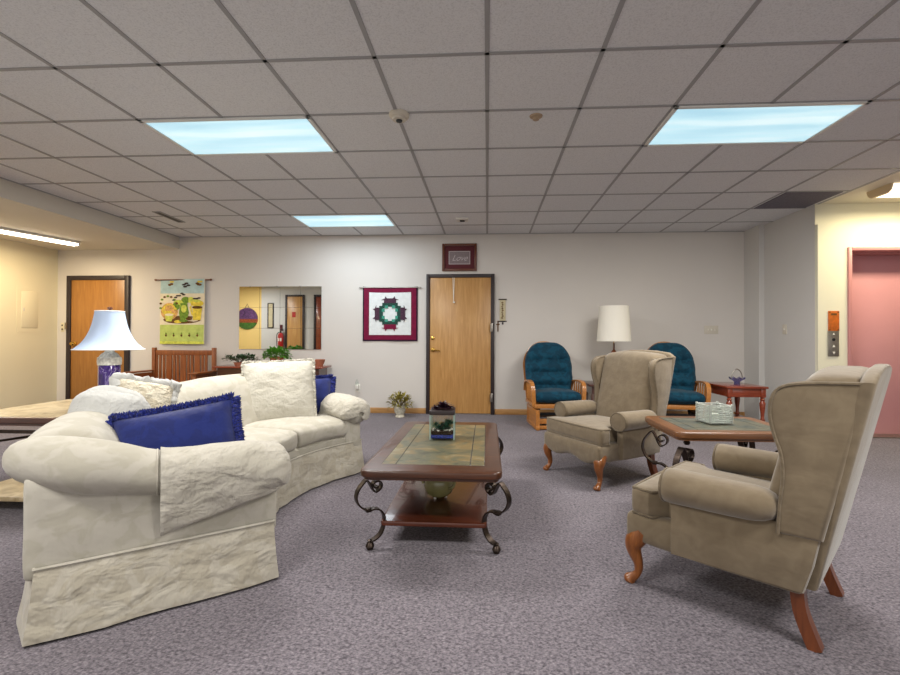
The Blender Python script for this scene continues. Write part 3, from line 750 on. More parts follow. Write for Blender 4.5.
# arm cover cloths, front part of each arm
def arm_cover(k, s1, label, hang0, hang1):
    b = B(); N = 34
    def prof_pt(s, v):
        f = 1
        if s < 0: f = sqrt(max(.0004, 1-(s/-.076)**2))**.8
        c = ZCF(s); ra = (RADF(s)+.010)*f
        zb = hang0+(hang1-hang0)*max(0, s)/s1
        a0, a1 = radians(205), radians(-8)
        if s < 0: a1 = radians(-8-50*(s/-.076))
        vv = min(1, v/.62); a = a0+(a1-a0)*vv
        t, z = -.055+ra*1.18*cos(a), c+ra*sin(a)
        if v > .62:
            vv = (v-.62)/.38; hl = max(0, z-zb)*max(0, min(1, 1+s/.076)); t -= .035*vv*f; z -= hl*vv
        w = noise.noise(V((s*14+k*9, v*4, 1)))*.010+noise.noise(V((s*30-v*20, v*9, 4)))*.005
        return AP(k, s, t+w*(1 if v > .1 else 0), z+w*.5)
    ss = [-.0755, -.073, -.064, -.048, -.03, -.013]+[s1*i/22 for i in range(23)]
    rows = [[prof_pt(s, j/N) for j in range(N+1)] for s in ss]
    # give the cloth thickness
    def shell(u, v): pass
    vo = [[b.verts.new(p+V((OX.x, OX.y, 0))) for p in r] for r in rows]
    for i in range(len(ss)-1):
        for j in range(N): fin(b, [b.faces.new((vo[i][j], vo[i+1][j], vo[i+1][j+1], vo[i][j+1]))], 0)
    o = obj('arm_cover', b, 'cover'); md = o.modifiers.new('s', 'SOLIDIFY'); md.thickness = .005; md.offset = 1
    tag(o, label, 'arm cover', 'sofa arm covers'); return o
arm_cover(0, .43, 'wrinkled ivory cloth draped over the near rolled arm of the sofa', .41, .305)
arm_cover(1, .30, 'wrinkled ivory cloth over the far rolled arm of the sofa', .45, .42)

# ------------------------------------------------------------------ pillows
def pillow_bm(w, h, t, n=22, jit=.006, pinch=.05, seed=0, pw=.55):
    b = B()
    def side(sg):
        def fn(u, v):
            x, y = 2*u-1, 2*v-1
            px = x*(1-pinch*(1-y*y)*abs(x)) ; py = y*(1-pinch*(1-x*x)*abs(y))
            th = ((1-abs(x)**3)*(1-abs(y)**3))**pw
            p = V((px*w/2, sg*t/2*th, py*h/2))
            nn = noise.noise(p*7+V((seed, sg, 0)))*jit*th+noise.noise(p*17+V((seed, sg, 4)))*jit*.5*th
            p.y += nn*sg; return p
        grid(b, fn, n, n)
    side(1); side(-1); bmesh.ops.remove_doubles(b, verts=b.verts[:], dist=.0008); return b
def edge_pts(w, h, pinch, n):
    pts = []
    for k in range(4):
        for i in range(n):
            s = 2*i/n-1
            x, y = [(s, -1), (1, s), (-s, 1), (-1, -s)][k]
            pts.append(V((x*(1-pinch*(1-y*y)*abs(x))*w/2, 0, y*(1-pinch*(1-x*x)*abs(y))*h/2)))
    return pts
def fringe_bm(w, h, pinch, count, length, wid, seed=1):
    rnd = random.Random(seed); b = B(); pts = edge_pts(w, h, pinch, 60); n = len(pts)
    for q in range(count):
        i = rnd.random()*n; a = pts[int(i) % n]; c = pts[(int(i)+1) % n]; p = a.lerp(c, i % 1)
        tt = (c-a).normalized(); o_ = V((tt.z, 0, -tt.x))
        if o_.dot(p) < 0: o_ = -o_
        d = (o_+tt*rnd.uniform(-.5, .5)+V((0, rnd.uniform(-.75, .75), 0))).normalized()
        L = length*rnd.uniform(.7, 1.15); s = p-o_*.004+V((0, rnd.uniform(-.008, .008), 0)); e = s+d*L+V((0, 0, -L*.15))
        sd = d.cross(V((rnd.random()-.5, rnd.random()-.5, rnd.random()-.5))).normalized()*wid/2; s2 = d.cross(sd)
        m_ = s.lerp(e, .6)
        r0 = [b.verts.new(s+x) for x in (sd*.7, s2*.7, -sd*.7, -s2*.7)]; r1 = [b.verts.new(m_+x) for x in (sd, s2, -sd, -s2)]; tip = b.verts.new(e)
        for j in range(4):
            fin(b, [b.faces.new((r0[j], r0[(j+1) % 4], r1[(j+1) % 4], r1[j])), b.faces.new((r1[j], r1[(j+1) % 4], tip))], 0)
    return b
def place(o, loc, face, tilt=0, rollz=0):
    """pillow local: X width, Z up, -Y front; face = heading (deg) the front looks to; tilt leans it back"""
    o.rotation_mode = 'QUATERNION'
    q = Matrix.Rotation(radians(face+90), 3, 'Z') @ Matrix.Rotation(radians(-tilt), 3, 'X') @ Matrix.Rotation(radians(rollz), 3, 'Y')
    o.rotation_quaternion = q.to_quaternion(); o.location = loc
t = thing('throw_pillow', 'navy blue fringed lumbar pillow at the near end of the sofa', 'pillow', group='navy fringed pillows')
obj('pillow_body', pillow_bm(.50, .31, .14, seed=1), 'navy', t); obj('fringe', fringe_bm(.50, .31, .05, 3600, .042, .011), 'navy_fr', t)
place(t, (-1.445, 2.07, .605), -62, 20, -9); navy = t
n2 = copy_thing(t, (0, 0, 0), 0, 'navy blue fringed pillow standing behind the white square pillow by the far arm')
n2.rotation_mode = 'QUATERNION'; place(n2, (-1.555, 3.76, .60), -64, 14, 0)
t = thing('throw_pillow', 'large square white quilted pillow leaning on the far sofa back', 'pillow')
obj('pillow_body', pillow_bm(.53, .50, .15, jit=.010, pinch=.02, seed=5, n=30), 'pill_w', t)
obj('fringe', fringe_bm(.525, .495, .02, 1500, .024, .014, 5), 'pill_w', t)
place(t, (-1.65, 3.55, .665), -68, 16, -2)
t = thing('throw_pillow', 'rounded white silky pillow against the sofa back by the purple lamp', 'pillow')
b = B(); soft(b, (.30, .19, .31), .09, (.01, .02, .015), 16, None, jit=.012, jf=7); obj('pillow_body', b, 'pill_r', t)
place(t, (-1.83, 2.11, .68), -52, 22, 14)
t = thing('throw_pillow', 'beige pillow with thick white ruffled edge behind the navy lumbar pillow', 'pillow')
obj('pillow_body', pillow_bm(.29, .25, .14, jit=.012, seed=13), 'pill_b', t)
b = B(); ep = edge_pts(.29, .25, .05, 26); pts = []
for i, p in enumerate(ep):
    k = noise.noise(p*60)*.016; pts.append(p*(1+.06*sin(i*2.2))+V((0, k+.012*sin(i*1.6), .008*cos(i*1.9))))
tube(b, pts, [.031+.011*sin(i*2.7)+.006*noise.noise(ep[i]*50) for i in range(len(pts))], 10, closed=True)
obj('ruffle', b, 'pill_r', t, sub=1)
place(t, (-1.90, 2.42, .73), -40, 20, 14)

# ------------------------------------------------------------------ wing chairs
def wing_chair(label):
    t = thing('wing_chair', label, 'armchair', (0, 0, 0), 0, 'taupe wing chairs')
    # base with shaped apron
    b = B()
    def wp(o):
        k = 1-.10*(o.y+.33)/.66
        z = .255+o.z
        if o.z < 0: z += .018*cos(o.x/.335*pi*2)*max(0, -o.y/.33) -.008
        return V((o.x*k, o.y-.005, z))
    soft(b, (.64, .645, .13), .025, (0, .008, 0), (18, 12, 6), wp); obj('seat_base', b, 'taupe', t)
    # T cushion
    b = B()
    def wc(o):
        x = o.x
        if o.y > -.14: x = x*(.255/.315)
        elif o.y > -.17: x = x*(.255/.315+(1-.255/.315)*(-.14-o.y)/.03)
        return V((x, o.y-.035, .372+o.z-.02*o.y))
    soft(b, (.635, .54, .12), .026, (.0, .008, .022), (18, 20, 8), wc); sc = obj('seat_cushion', b, 'taupe', t)
    b = B()
    for dz in (.054, -.054):
        pts = []
        for x, y in ((-.25, .1), (-.25, -.2), (-.255, -.225), (-.31, -.25), (-.315, -.27), (-.31, -.325), (-.285, -.342), (0, -.348), (.285, -.342), (.31, -.325), (.315, -.27), (.31, -.25), (.255, -.225), (.25, -.2), (.25, .1)):
            pts.append(V((x*.985, y+.045, .372+dz-.02*(y+.065))))
        tube(b, spline(pts, 3), .006, 6)
    obj('piping', b, 'taupe_p', sc)
    for s in (-1, 1):
        # arm: outer panel and roll
        b = B()
        poly = [(-.12, .205), (.318, .205), (.345, .30), (.372, .44), (-.12, .44)]
        prism(b, poly, .285, .348, lambda y, z, x: V((s*(x-.035*max(0, (y+.05)/.4)), y, z)), 0, .012)
        am = obj('arm_panel', b, 'taupe', t)
        b = B(); rs = []
        for y in (-.145, -.143, -.135, -.12)+tuple(-.10+.05*i for i in range(6))+(.18, .21, .235, .252):
            f = {-.145: .80, -.143: .88, -.135: .97, .18: .98, .21: .9, .235: .7, .252: .3}.get(y, 1); rad = .072-.008*max(0, (y+.2)/.4)
            ring = [V((s*(.322+rad*1.12*f*cos(2*pi*j/20)-.02*max(0, (y-.12)/.15)), y, .482+.012*(y+.2)+rad*f*sin(2*pi*j/20))) for j in range(20)]
            rs.append(ring)
        rings(b, rs); ar = obj('arm_roll', b, 'taupe', t)
        b = B(); tube(b, [V((s*(.322+.066*1.12*cos(2*pi*j/20)), -.143, .482+.066*sin(2*pi*j/20))) for j in range(20)], .005, 6, closed=True); obj('piping', b, 'taupe_p', ar)
        # wing
        b = B()
        o_ = spline([(.245, .40), (.25, .50), (.26, .60), (.255, .68), (.235, .75), (.222, .82), (.228, .88), (.252, .918), (.30, .934), (.36, .94), (.42, .943), (.485, .946)], 4)
        poly = [(p[0], p[1]) for p in [(q.x, q.y) for q in [V((a.x, a.y)) for a in o_]]]+[(.492, .93), (.372, .40)]
        def wf(y, z, x): return V((s*(x+.05*max(0, (.42-y)/.33)-.025), y, z))
        prism(b, poly, .275, .335, wf, 0, .016, 3); wg = obj('wing', b, 'taupe', t)
        b = B(); tube(b, [wf(p.x+.004, p.y, .333) for p in o_], .006, 6); tube(b, [wf(p.x+.004, p.y, .279) for p in o_], .006, 6); obj('piping', b, 'taupe_p', wg)
    # inside back
    b = B()
    def wb(o):
        z = .65+o.z; k = max(0, (z-.40)/.58)
        y = .325+o.y+.25*(z-.66)
        if o.z > .2: z += .025*(1-(o.x/.28)**2)-.012
        return V((o.x*(.94+.08*k), y, z))
    soft(b, (.565, .17, .65), .05, (0, .025, .0), (16, 8, 18), wb); obj('backrest', b, 'taupe', t)
    # outside back
    b = B()
    prism(b, [(-.27, .21), (.27, .21), (.305, .60), (.315, .95), (.26, .982), (.13, .996), (0, 1.0), (-.13, .996), (-.26, .982), (-.315, .95), (-.305, .60)], -.025, .02, lambda x, z, y: V((x, .32+.215*(z-.21)+y+.012, z)), 0, .014, 3)
    obj('outside_back', b, 'taupe', t)
    for s in (-1, 1):
        b = B(); pts = spline([(s*.275, -.265, .235), (s*.29, -.295, .19), (s*.29, -.30, .15), (s*.283, -.282, .09), (s*.283, -.285, .05), (s*.288, -.305, .025), (s*.29, -.318, .012), (s*.291, -.322, .002)], 4)
        R = [.046, .042, .032, .020, .016, .020, .027, .022]; n = len(pts)
        rr = [R[min(7, int(i/(n-1)*7))]*(1-(i/(n-1)*7) % 1)+R[min(7, int(i/(n-1)*7)+1)]*((i/(n-1)*7) % 1) for i in range(n)]
        tube(b, pts, rr, 12); obj('front_leg', b, 'leg', t)
        b = B(); strap(b, spline([(s*.245, .29, .24), (s*.245, .30, .12), (s*.25, .345, .0)], 5), .044, .042, (1, 0, 0)); obj('rear_leg', b, 'leg_dark', t)
    return t
wc = wing_chair('taupe wing chair facing the coffee table beyond the end table')
wc.location = (.915, 3.76, 0); wc.rotation_euler = (0, 0, radians(-59))
copy_thing(wc, (1.075, 2.10, 0), radians(-133), 'taupe wing chair in the right foreground seen from behind')

# ------------------------------------------------------------------ scroll leg tables
def rrect(w, d, r, n=5, cx=0, cy=0):
    p = []
    for k, (sx, sy) in enumerate(((1, 1), (-1, 1), (-1, -1), (1, -1))):
        for i in range(n+1):
            a = pi/2*k+pi/2*i/n; p.append((cx+sx*(w/2-r)+r*cos(a), cy+sy*(d/2-r)+r*sin(a)))
    return p
def scroll_leg(b, x, y, sx, sy, H, sc):
    """flat iron strap scrolled in a diagonal plane; (sx, sy) point out to the corner, H = height of the top's underside"""
    D = V((sx*.80, sy*.60, 0)).normalized(); AX = V((-D.y, D.x, 0))
    def q(o, z): return V((x, y, z*H/.40))+D*(o*sc)
    sp = []
    for i in range(12):
        a = radians(-150+i*40); r = .008+.024*i/11; sp.append(q(-.028+r*cos(a), .332+r*sin(a)))
    tail = [q(.016, .364), q(.042, .346), q(.062, .315), q(.068, .28), q(.056, .245), q(.030, .218), q(0, .205)]
    strap(b, spline(sp+tail, 4), .034, .008, AX)
    low = [q(.012, .204), q(-.02, .21), q(-.05, .195), q(-.068, .16), q(-.068, .12), q(-.055, .08), q(-.03, .055), q(0, .045)]
    strap(b, spline(low, 5), .034, .008, AX)
    box(b, q(.008, .209), (.028, .028, .022), rot=Matrix.Rotation(atan2(D.y, D.x), 3, 'Z'), bev=.004)
    lathe(b, [(.001, 0), (.016, .004), (.023, .02), (.016, .038), (.009, .043), (.014, .05), (.001, .056)], (x, y, 0), 14)
    k = q(-.018, .36); lathe(b, [(.001, 0), (.012, .002), (.019, .014), (.012, .028), (.016, .034), (.001, .037)], (k.x, k.y, H-.037), 12)
def tile_top(parent, w, d, z, th, wood_m, tile_m, border, tb, r=.05, fb=0):
    b = B(); P_ = rrect(w, d, r)
    prism(b, P_, z-th, z-.004, None, 0, .010, 3)
    prism(b, rrect(w-.03, d-.03, r-.01), z-th-.012, z-th, None, 0)
    top = obj('table_top', b, wood_m, parent)
    b = B(); iw, idp = w-2*border, d-2*(border+fb)
    prism(b, rrect(iw, idp, .004, 1), z-.006, z-.0038, None, 1)
    cw, cd = iw-2*tb, idp-2*tb; g = .004
    box(b, (0, 0, z-.0065), (cw-g, cd-g, .007), mi=0, bev=.0015, seg=1)
    for s in (-1, 1):
        box(b, (s*(cw/2+tb/2), 0, z-.0065), (tb-g, cd-g, .007), bev=.0015, seg=1); box(b, (0, s*(cd/2+tb/2), z-.0065), (cw-g, tb-g, .007), bev=.0015, seg=1)
        for q in (-1, 1): box(b, (s*(cw/2+tb/2), q*(cd/2+tb/2), z-.0065), (tb-g, tb-g, .007), bev=.0015, seg=1)
    obj('tile_inlay', b, [tile_m, 'grout'], top)
    return top
t = thing('coffee_table', 'slate topped wooden coffee table with scrolled iron legs', 'coffee table', (-.275, 2.865, 0))
CTW, CTD, CTZ = .70, 1.34, .45
tile_top(t, CTW, CTD, CTZ, .042, 'walnut', 'slate', .085, .075, .05, .035)
for sy in (-1, 1):
    for sx in (-1, 1):
        b = B(); scroll_leg(b, sx*.325, sy*.535, sx, sy, CTZ-.054, 1.12); obj('leg', b, 'iron', t)
b = B(); prism(b, rrect(.555, 1.03, .02), .115, .14, None, 0, .006); obj('lower_shelf', b, 'shelfwood', t)
t = thing('end_table', 'slate inlaid end table with scrolled iron legs between the wing chairs', 'end table', (1.40, 2.87, 0))
tile_top(t, .70, .56, .58, .042, 'walnut_l', 'slate_d', .075, .07, .05)
for sy in (-1, 1):
    for sx in (-1, 1):
        b = B(); scroll_leg(b, sx*.285, sy*.215, sx, sy, .526, 1.3); obj('leg', b, 'iron', t)
b = B(); prism(b, rrect(.46, .36, .02), .16, .185, None, 0, .006); obj('lower_shelf', b, 'walnut_l', t)
t = thing('lamp_table', 'tan stone topped table behind the sofa at the left edge', 'end table', (-2.86, 3.07, 0))
tile_top(t, 1.02, .86, .60, .045, 'darkwood', 'slate_l', .035, .12, .03)
for sy in (-1, 1):
    for sx in (-1, 1):
        b = B(); box(b, (sx*.46, sy*.38, .278), (.04, .04, .555), bev=.005); obj('leg', b, 'iron', t)
b = B(); box(b, (0, 0, .085), (.94, .80, .03), bev=.004); obj('lower_shelf', b, 'slate_l', t)
b = B(); box(b, (0, -.38, .50), (.90, .014, .02)); tube(b, [(-.45, -.385, .40), (.45, .385, .49)], .008, 8); obj('cross_bar', b, 'iron', t)

# ------------------------------------------------------------------ lamps
t = thing('table_lamp', 'purple ceramic table lamp with white bell shade behind the sofa', 'lamp', (-2.535, 2.93, .6016))
b = B(); lathe(b, [(.001, 0), (.07, 0), (.07, .012), (.062, .02), (.062, .30), (.058, .31), (.001, .31)], n=28); obj('lamp_base', b, 'purple', t)
b = B(); lathe(b, [(.001, .305), (.066, .305), (.068, .33), (.066, .355), (.055, .362), (.052, .372), (.045, .38), (.03, .39), (.02, .41), (.012, .415), (.012, .44), (.001, .44)], n=28); obj('collar', b, 'crackle', t)
b = B(); sp = [(.080, .665), (.087, .62), (.100, .56), (.122, .50), (.152, .45), (.194, .408)]
def shade_bm(prof, n=24, fl=.0, th=.003):
    b = B(); outer = [[V((r*(1+fl*cos(8*2*pi*j/n))*cos(2*pi*j/n), r*(1+fl*cos(8*2*pi*j/n))*sin(2*pi*j/n), z)) for j in range(n)] for r, z in prof]
    inner = [[V((p.x*(1-th/r), p.y*(1-th/r), p.z)) for p in ring] for ring, (r, z) in zip(outer, prof)]
    rings(b, outer+inner[::-1], caps=False, closed=True); return b
sh = obj('lamp_shade', shade_bm([(p.x, p.y) for p in spline([(a, c, 0) for a, c in sp], 4)], 48, .012), 'shade_b', t)
b = B(); tube(b, [V((.1945*(1+.012*cos(8*2*pi*j/48))*cos(2*pi*j/48), .1945*(1+.012*cos(8*2*pi*j/48))*sin(2*pi*j/48), .409)) for j in range(48)], .004, 6, closed=True); obj('shade_trim', b, 'trim_w', sh); b = B(); tube(b, [V((.080*cos(2*pi*j/32), .080*sin(2*pi*j/32), .664)) for j in range(32)], .004, 6, closed=True); obj('shade_trim', b, 'trim_w', sh)
b = B(); tube(b, [(0, 0, .43), (0, 0, .67)], .005, 8)
for a in range(3): tube(b, [(0, 0, .655), (.079*cos(a*2.094), .079*sin(a*2.094), .66)], .002, 5)
lathe(b, [(.001, .668), (.008, .668), (.006, .675), (.016, .682), (.014, .692), (.001, .697)], n=12); obj('finial', b, 'leg_dark', t)

t = thing('side_table', 'dark wooden side table between the teal gliders under the drum shade lamp', 'side table', (1.64, 6.13, 0))
b = B(); box(b, (0, 0, .505), (.70, .54, .03), bev=.008); obj('table_top', b, 'darkwood', t); b = B(); box(b, (0, 0, .44), (.62, .46, .10)); obj('apron', b, 'darkwood', t)
for sx in (-1, 1):
    for sy in (-1, 1): b = B(); box(b, (sx*.29, sy*.21, .195), (.05, .05, .39), bev=.005); obj('leg', b, 'darkwood', t)
t = thing('table_lamp', 'lamp with cream drum shade behind the far wing chair', 'lamp', (1.66, 6.1, .52))
b = B(); lathe(b, [(.001, 0), (.085, 0), (.085, .02), (.05, .035), (.03, .06), (.06, .10), (.075, .16), (.05, .24), (.022, .30), (.018, .36), (.03, .385), (.04, .40), (.025, .42), (.012, .44), (.012, .52), (.001, .52)], n=24); obj('lamp_base', b, 'leg_dark', t)
obj('lamp_shade', shade_bm([(.185, 1.005), (.195, .85), (.206, .70), (.217, .545)], 40, 0), 'shade_w', t)
b = B(); tube(b, [(0, 0, .5), (0, 0, .98)], .005, 8)
for a in range(3): tube(b, [(0, 0, .97), (.184*cos(a*2.094), .184*sin(a*2.094), .975)], .002, 5)
lathe(b, [(.001, .97), (.012, .975), (.012, .985), (.001, .995)], n=10); obj('harp', b, 'brass', t)

# red side table with turned legs
t = thing('side_table', 'red cherry side table with turned legs in the right corner', 'side table', (2.98, 5.72, 0))
b = B(); box(b, (0, 0, .54), (.46, .62, .024), bev=.006); obj('table_top', b, 'cherry', t)
b = B(); box(b, (0, 0, .478), (.40, .56, .10), bev=.004); obj('apron', b, 'cherry', t)
for sx in (-1, 1):
    for sy in (-1, 1):
        b = B(); c = (sx*.185, sy*.265, 0); box(b, (c[0], c[1], .478), (.052, .052, .102), bev=.003)
        lathe(b, [(.001, 0), (.016, 0), (.022, .02), (.018, .06), (.026, .12), (.020, .14), (.027, .16), (.018, .19), (.020, .24), (.030, .32), (.032, .36), (.020, .385), (.028, .40), (.018, .415), (.026, .43), (.001, .431)], c, 14)
        obj('leg', b, 'cherry', t)
b = B(); box(b, (0, 0, .14), (.38, .54, .02), bev=.003); obj('lower_shelf', b, 'darkwood', t)

# glass basket
t = thing('glass_basket', 'small violet glass basket with a hoop handle on the red side table', 'basket', (2.99, 5.66, .552))
b = B(); n = 32
pr = [(.001, .002), (.035, .0), (.032, .012), (.03, .03), (.05, .05), (.085, .075)]
rs = [[V((r*(1+(.10*cos(8*2*pi*j/n) if r > .06 else 0))*cos(2*pi*j/n), r*(1+(.10*cos(8*2*pi*j/n) if r > .06 else 0))*sin(2*pi*j/n), z+(.012*cos(8*2*pi*j/n) if r > .06 else 0))) for j in range(n)] for r, z in pr]
rin = [[V((p.x*.92, p.y*.92, p.z+.006)) for p in r] for r in rs[1:]]
rings(b, rs+rin[::-1], caps=False); obj('bowl', b, 'glass_blue', t)
b = B(); tube(b, [V((.062*cos(a), 0, .07+.115*sin(a))) for a in [pi*k/16 for k in range(17)]], .006, 8); obj('handle', b, 'steel', t)

# pressed glass square dish on the end table
t = thing('glass_candle_box', 'square ribbed clear glass holder on the end table', 'candle holder', (1.395, 2.90, .583), radians(8))
b = B(); s_ = .068; hh = .115
for sx, sy in ((0, -1), (0, 1), (1, 0), (-1, 0)):
    for k in range(9):
        z = .008+k*.012; 
        if sx == 0: box(b, (0, sy*s_, z), (2*s_+.012, .010, .0085), bev=.0015, seg=1)
        else: box(b, (sx*s_, 0, z), (.010, 2*s_+.012, .0085), bev=.0015, seg=1)
    if sx == 0:
        for q in (-1, 1): box(b, (q*s_, sy*s_, hh/2), (.012, .012, hh), bev=.002, seg=1)
box(b, (0, 0, .004), (2*s_, 2*s_, .008)); obj('glass_walls', b, 'glass_green', t)
b = B(); lathe(b, [(.001, .009), (.036, .009), (.038, .09), (.034, .09), (.03, .02), (.001, .02)], n=20); obj('inner_cup', b, 'glass', t)
b = B(); lathe(b, [(.001, .021), (.026, .021), (.026, .05), (.001, .052)], n=16); obj('candle', b, 'white_pl', t)

# terrarium
def leaf(b, base, d, L, W, mi=0, fold=.25, upv=None):
    d = d.normalized(); s = d.cross(upv or V((0, 0, 1)))
    if s.length < 1e-3: s = V((1, 0, 0))
    s.normalize(); nn = s.cross(d)
    a = b.verts.new(base); t_ = b.verts.new(base+d*L-nn*L*.1); m_ = b.verts.new(base+d*L*.5+nn*W*.05); l = b.verts.new(base+d*L*.45+s*W/2+nn*W*fold); r = b.verts.new(base+d*L*.45-s*W/2+nn*W*fold)
    fin(b, [b.faces.new((a, l, m_)), b.faces.new((a, m_, r)), b.faces.new((l, t_, m_)), b.faces.new((m_, t_, r))], mi)
def rosette(b, c, n, L, W, mi=0, rings_=3, seed=0, th0=10):
    rnd = random.Random(seed)
    for k in range(rings_):
        for i in range(n):
            a = 2*pi*(i+.5*k)/n+rnd.uniform(-.15, .15); e = radians(th0+k*28+rnd.uniform(-8, 8))
            leaf(b, V(c), V((cos(a)*cos(e), sin(a)*cos(e), sin(e))), L*(1-.18*k)*rnd.uniform(.85, 1.1), W, mi)
t = thing('terrarium', 'square glass terrarium of succulents on the coffee table', 'terrarium', (-.285, 2.945, .4515), radians(2))
b = B(); w_ = .155; hh = .155; g_ = .004
for s in (-1, 1): box(b, (s*(w_/2-g_/2), 0, hh/2), (g_, w_, hh)); box(b, (0, s*(w_/2-g_/2), hh/2), (w_-2*g_, g_, hh))
for s in (-1, 1):
    for q in (-1, 1): box(b, (s*(w_/2-.002), q*(w_/2-.002), hh/2), (.007, .007, hh), mi=1)
box(b, (0, 0, .003), (w_-2*g_, w_-2*g_, .006)); obj('glass_box', b, ['glass', 'glass_edge'], t)
b = B(); soft(b, (w_-.012, w_-.012, .022), .006, (0, 0, .004), 6, lambda o: o+V((0, 0, .0175))); obj('gravel', b, 'gravel', t)
b = B(); soft(b, (w_-.012, w_-.012, .024), .006, (0, 0, .006), 6, lambda o: o+V((0, 0, .0405)), jit=.004, jf=30); obj('soil', b, 'soil', t)
b = B(); rnd = random.Random(3)
for k in range(34):
    c = V((rnd.uniform(-.062, .062), rnd.uniform(-.066, .02), .055)); r = rnd.uniform(.005, .009)
    lathe(b, [(.0005, -r*.6), (r*.8, -r*.3), (r, 0), (r*.7, r*.4), (.0005, r*.6)], c, 7)
obj('pebbles', b, 'pebble', t)
b = B()
for k, (x, y, L) in enumerate(((-.02, -.03, .055), (.025, -.03, .062), (.05, .0, .06), (0, .02, .072), (-.045, .02, .055), (.03, .04, .06), (.02, -.01, .07))): rosette(b, (x, y, .057+.012*(k % 3)), 9, L*.95, .018, 0, 4, k, 14)
obj('succulents', b, 'leaf_t', t)
b = B(); box(b, (0, 0, hh+.014), (w_+.004, w_+.004, .028), bev=.003); obj('lid', b, 'frame', t)
b = B(); rosette(b, (0, 0, hh+.03), 14, .092, .026, 0, 4, 5, 8); rosette(b, (.045, -.02, hh+.03), 8, .05, .016, 0, 2, 6, 12); rosette(b, (-.045, -.02, hh+.03), 8, .05, .016, 0, 2, 8, 12); obj('succulent_rosette', b, 'leaf_p', t)
# olive pot under the coffee table
t = thing('ceramic_pot', 'olive green lidded ceramic pot on the lower shelf of the coffee table', 'pot', (-.285, 2.73, .141))
b = B(); lathe(b, [(.001, .006), (.045, .008), (.075, .03), (.09, .07), (.085, .115), (.06, .15), (.04, .165), (.04, .185), (.001, .185)], n=28); obj('pot_body', b, 'olive', t)
b = B(); tube(b, spline([(.06, -.045, .14), (.095, -.06, .12), (.09, -.07, .085), (.062, -.06, .07)]), .008, 8); tube(b, spline([(-.06, -.045, .14), (-.09, -.06, .13), (-.085, -.06, .1)]), .009, 8); obj('handle', b, 'olive', t)
for a in (0, 2.1, 4.2): b = B(); lathe(b, [(.001, 0), (.008, 0), (.009, .012), (.001, .014)], (.04*cos(a), .04*sin(a), 0), 10); obj('foot', b, 'white_pl', t)

# ------------------------------------------------------------------ plants
def bush(b, c, R, n, L, W, mi=0, seed=1, zs=(.1, 1), out_=.7):
    rnd = random.Random(seed)
    for k in range(n):
        a = rnd.uniform(0, 2*pi); e = rnd.uniform(zs[0], zs[1]); q = rnd.uniform(.25, 1)**.6
        d = V((cos(a)*sqrt(max(0, 1-e*e)), sin(a)*sqrt(max(0, 1-e*e)), e)); p = V(c)+V((d.x*R[0], d.y*R[1], d.z*R[2]))*q
        leaf(b, p, d*out_+V((rnd.uniform(-.6, .6), rnd.uniform(-.6, .6), rnd.uniform(-.4, .5))), L*rnd.uniform(.7, 1.2), W*rnd.uniform(.8, 1.2), mi)
t = thing('potted_plant', 'small olive leaved plant in a painted pot on the floor by the baseboard', 'plant', (-1.215, 6.33, 0))
b = B(); lathe(b, [(.001, 0), (.065, 0), (.06, .02), (.05, .028), (.075, .07), (.088, .14), (.085, .15), (.075, .14), (.06, .06), (.001, .06)], n=24); obj('pot', b, 'cream_pot', t)
b = B(); lathe(b, [(.001, .10), (.072, .12), (.001, .128)], n=20); obj('soil', b, 'soil', t)
b = B(); bush(b, (0, 0, .17), (.15, .13, .16), 240, .07, .03, 0, 4, (-.25, 1)); obj('foliage', b, 'leaf_o', t)
b = B(); rnd = random.Random(8)
for k in range(14): a = rnd.uniform(0, 6.28); tube(b, [(0, 0, .12), (.05*cos(a), .05*sin(a), .2), (.11*cos(a), .11*sin(a), .2+rnd.uniform(0, .12))], .003, 5)
obj('stems', b, 'stem', t)
# console table under mirror
t = thing('console_table', 'long dark wood console table against the back wall under the mirror', 'console table', (-3.05, 6.36, 0))
b = B(); box(b, (0, 0, .685), (1.56, .40, .03), bev=.006); obj('table_top', b, 'cherry', t)
b = B(); box(b, (0, 0, .62), (1.46, .32, .10)); obj('apron', b, 'darkwood', t)
for sx in (-1, 1):
    for sy in (-1, 1): b = B(); box(b, (sx*.70, sy*.14, .285), (.05, .05, .57), bev=.005); obj('leg', b, 'darkwood', t)
t = thing('potted_plant', 'bushy bright green plant on the console table below the mirror', 'plant', (-2.97, 6.30, .70))
b = B(); lathe(b, [(.001, 0), (.07, 0), (.095, .12), (.09, .13), (.08, .125), (.001, .12)], n=24); obj('pot', b, 'terracotta', t)
b = B(); bush(b, (0, 0, .14), (.19, .15, .12), 620, .045, .03, 0, 11, (-.3, 1)); obj('foliage', b, 'leaf', t)
t = thing('trailing_plant', 'low trailing dark green plant on the console left of the bushy plant', 'plant', (-3.50, 6.28, .70))
b = B(); lathe(b, [(.001, 0), (.06, 0), (.08, .05), (.07, .05), (.001, .045)], n=20); obj('pot', b, 'terracotta', t)
b = B(); bush(b, (0.02, 0, .07), (.27, .13, .08), 190, .05, .03, 0, 12, (.0, 1)); bush(b, (.12, 0, .07), (.12, .10, .09), 60, .045, .028, 0, 14, (0, 1)); obj('foliage', b, 'leaf_d', t)
b = B(); rnd = random.Random(18)
for k in range(12): a = rnd.uniform(0, 6.28); tube(b, [(0, 0, .04), (.13*cos(a), .07*sin(a), .10), (.27*cos(a), .11*sin(a), .06+rnd.uniform(0, .09))], .003, 5)
obj('stems', b, 'stem', t)
t = thing('small_dish', 'small terracotta dish at the right end of the console table', 'dish', (-2.36, 6.30, .70))
b = B(); lathe(b, [(.001, 0), (.05, 0), (.075, .06), (.085, .095), (.078, .095), (.065, .06), (.001, .02)], n=24); obj('dish_body', b, 'terracotta', t)

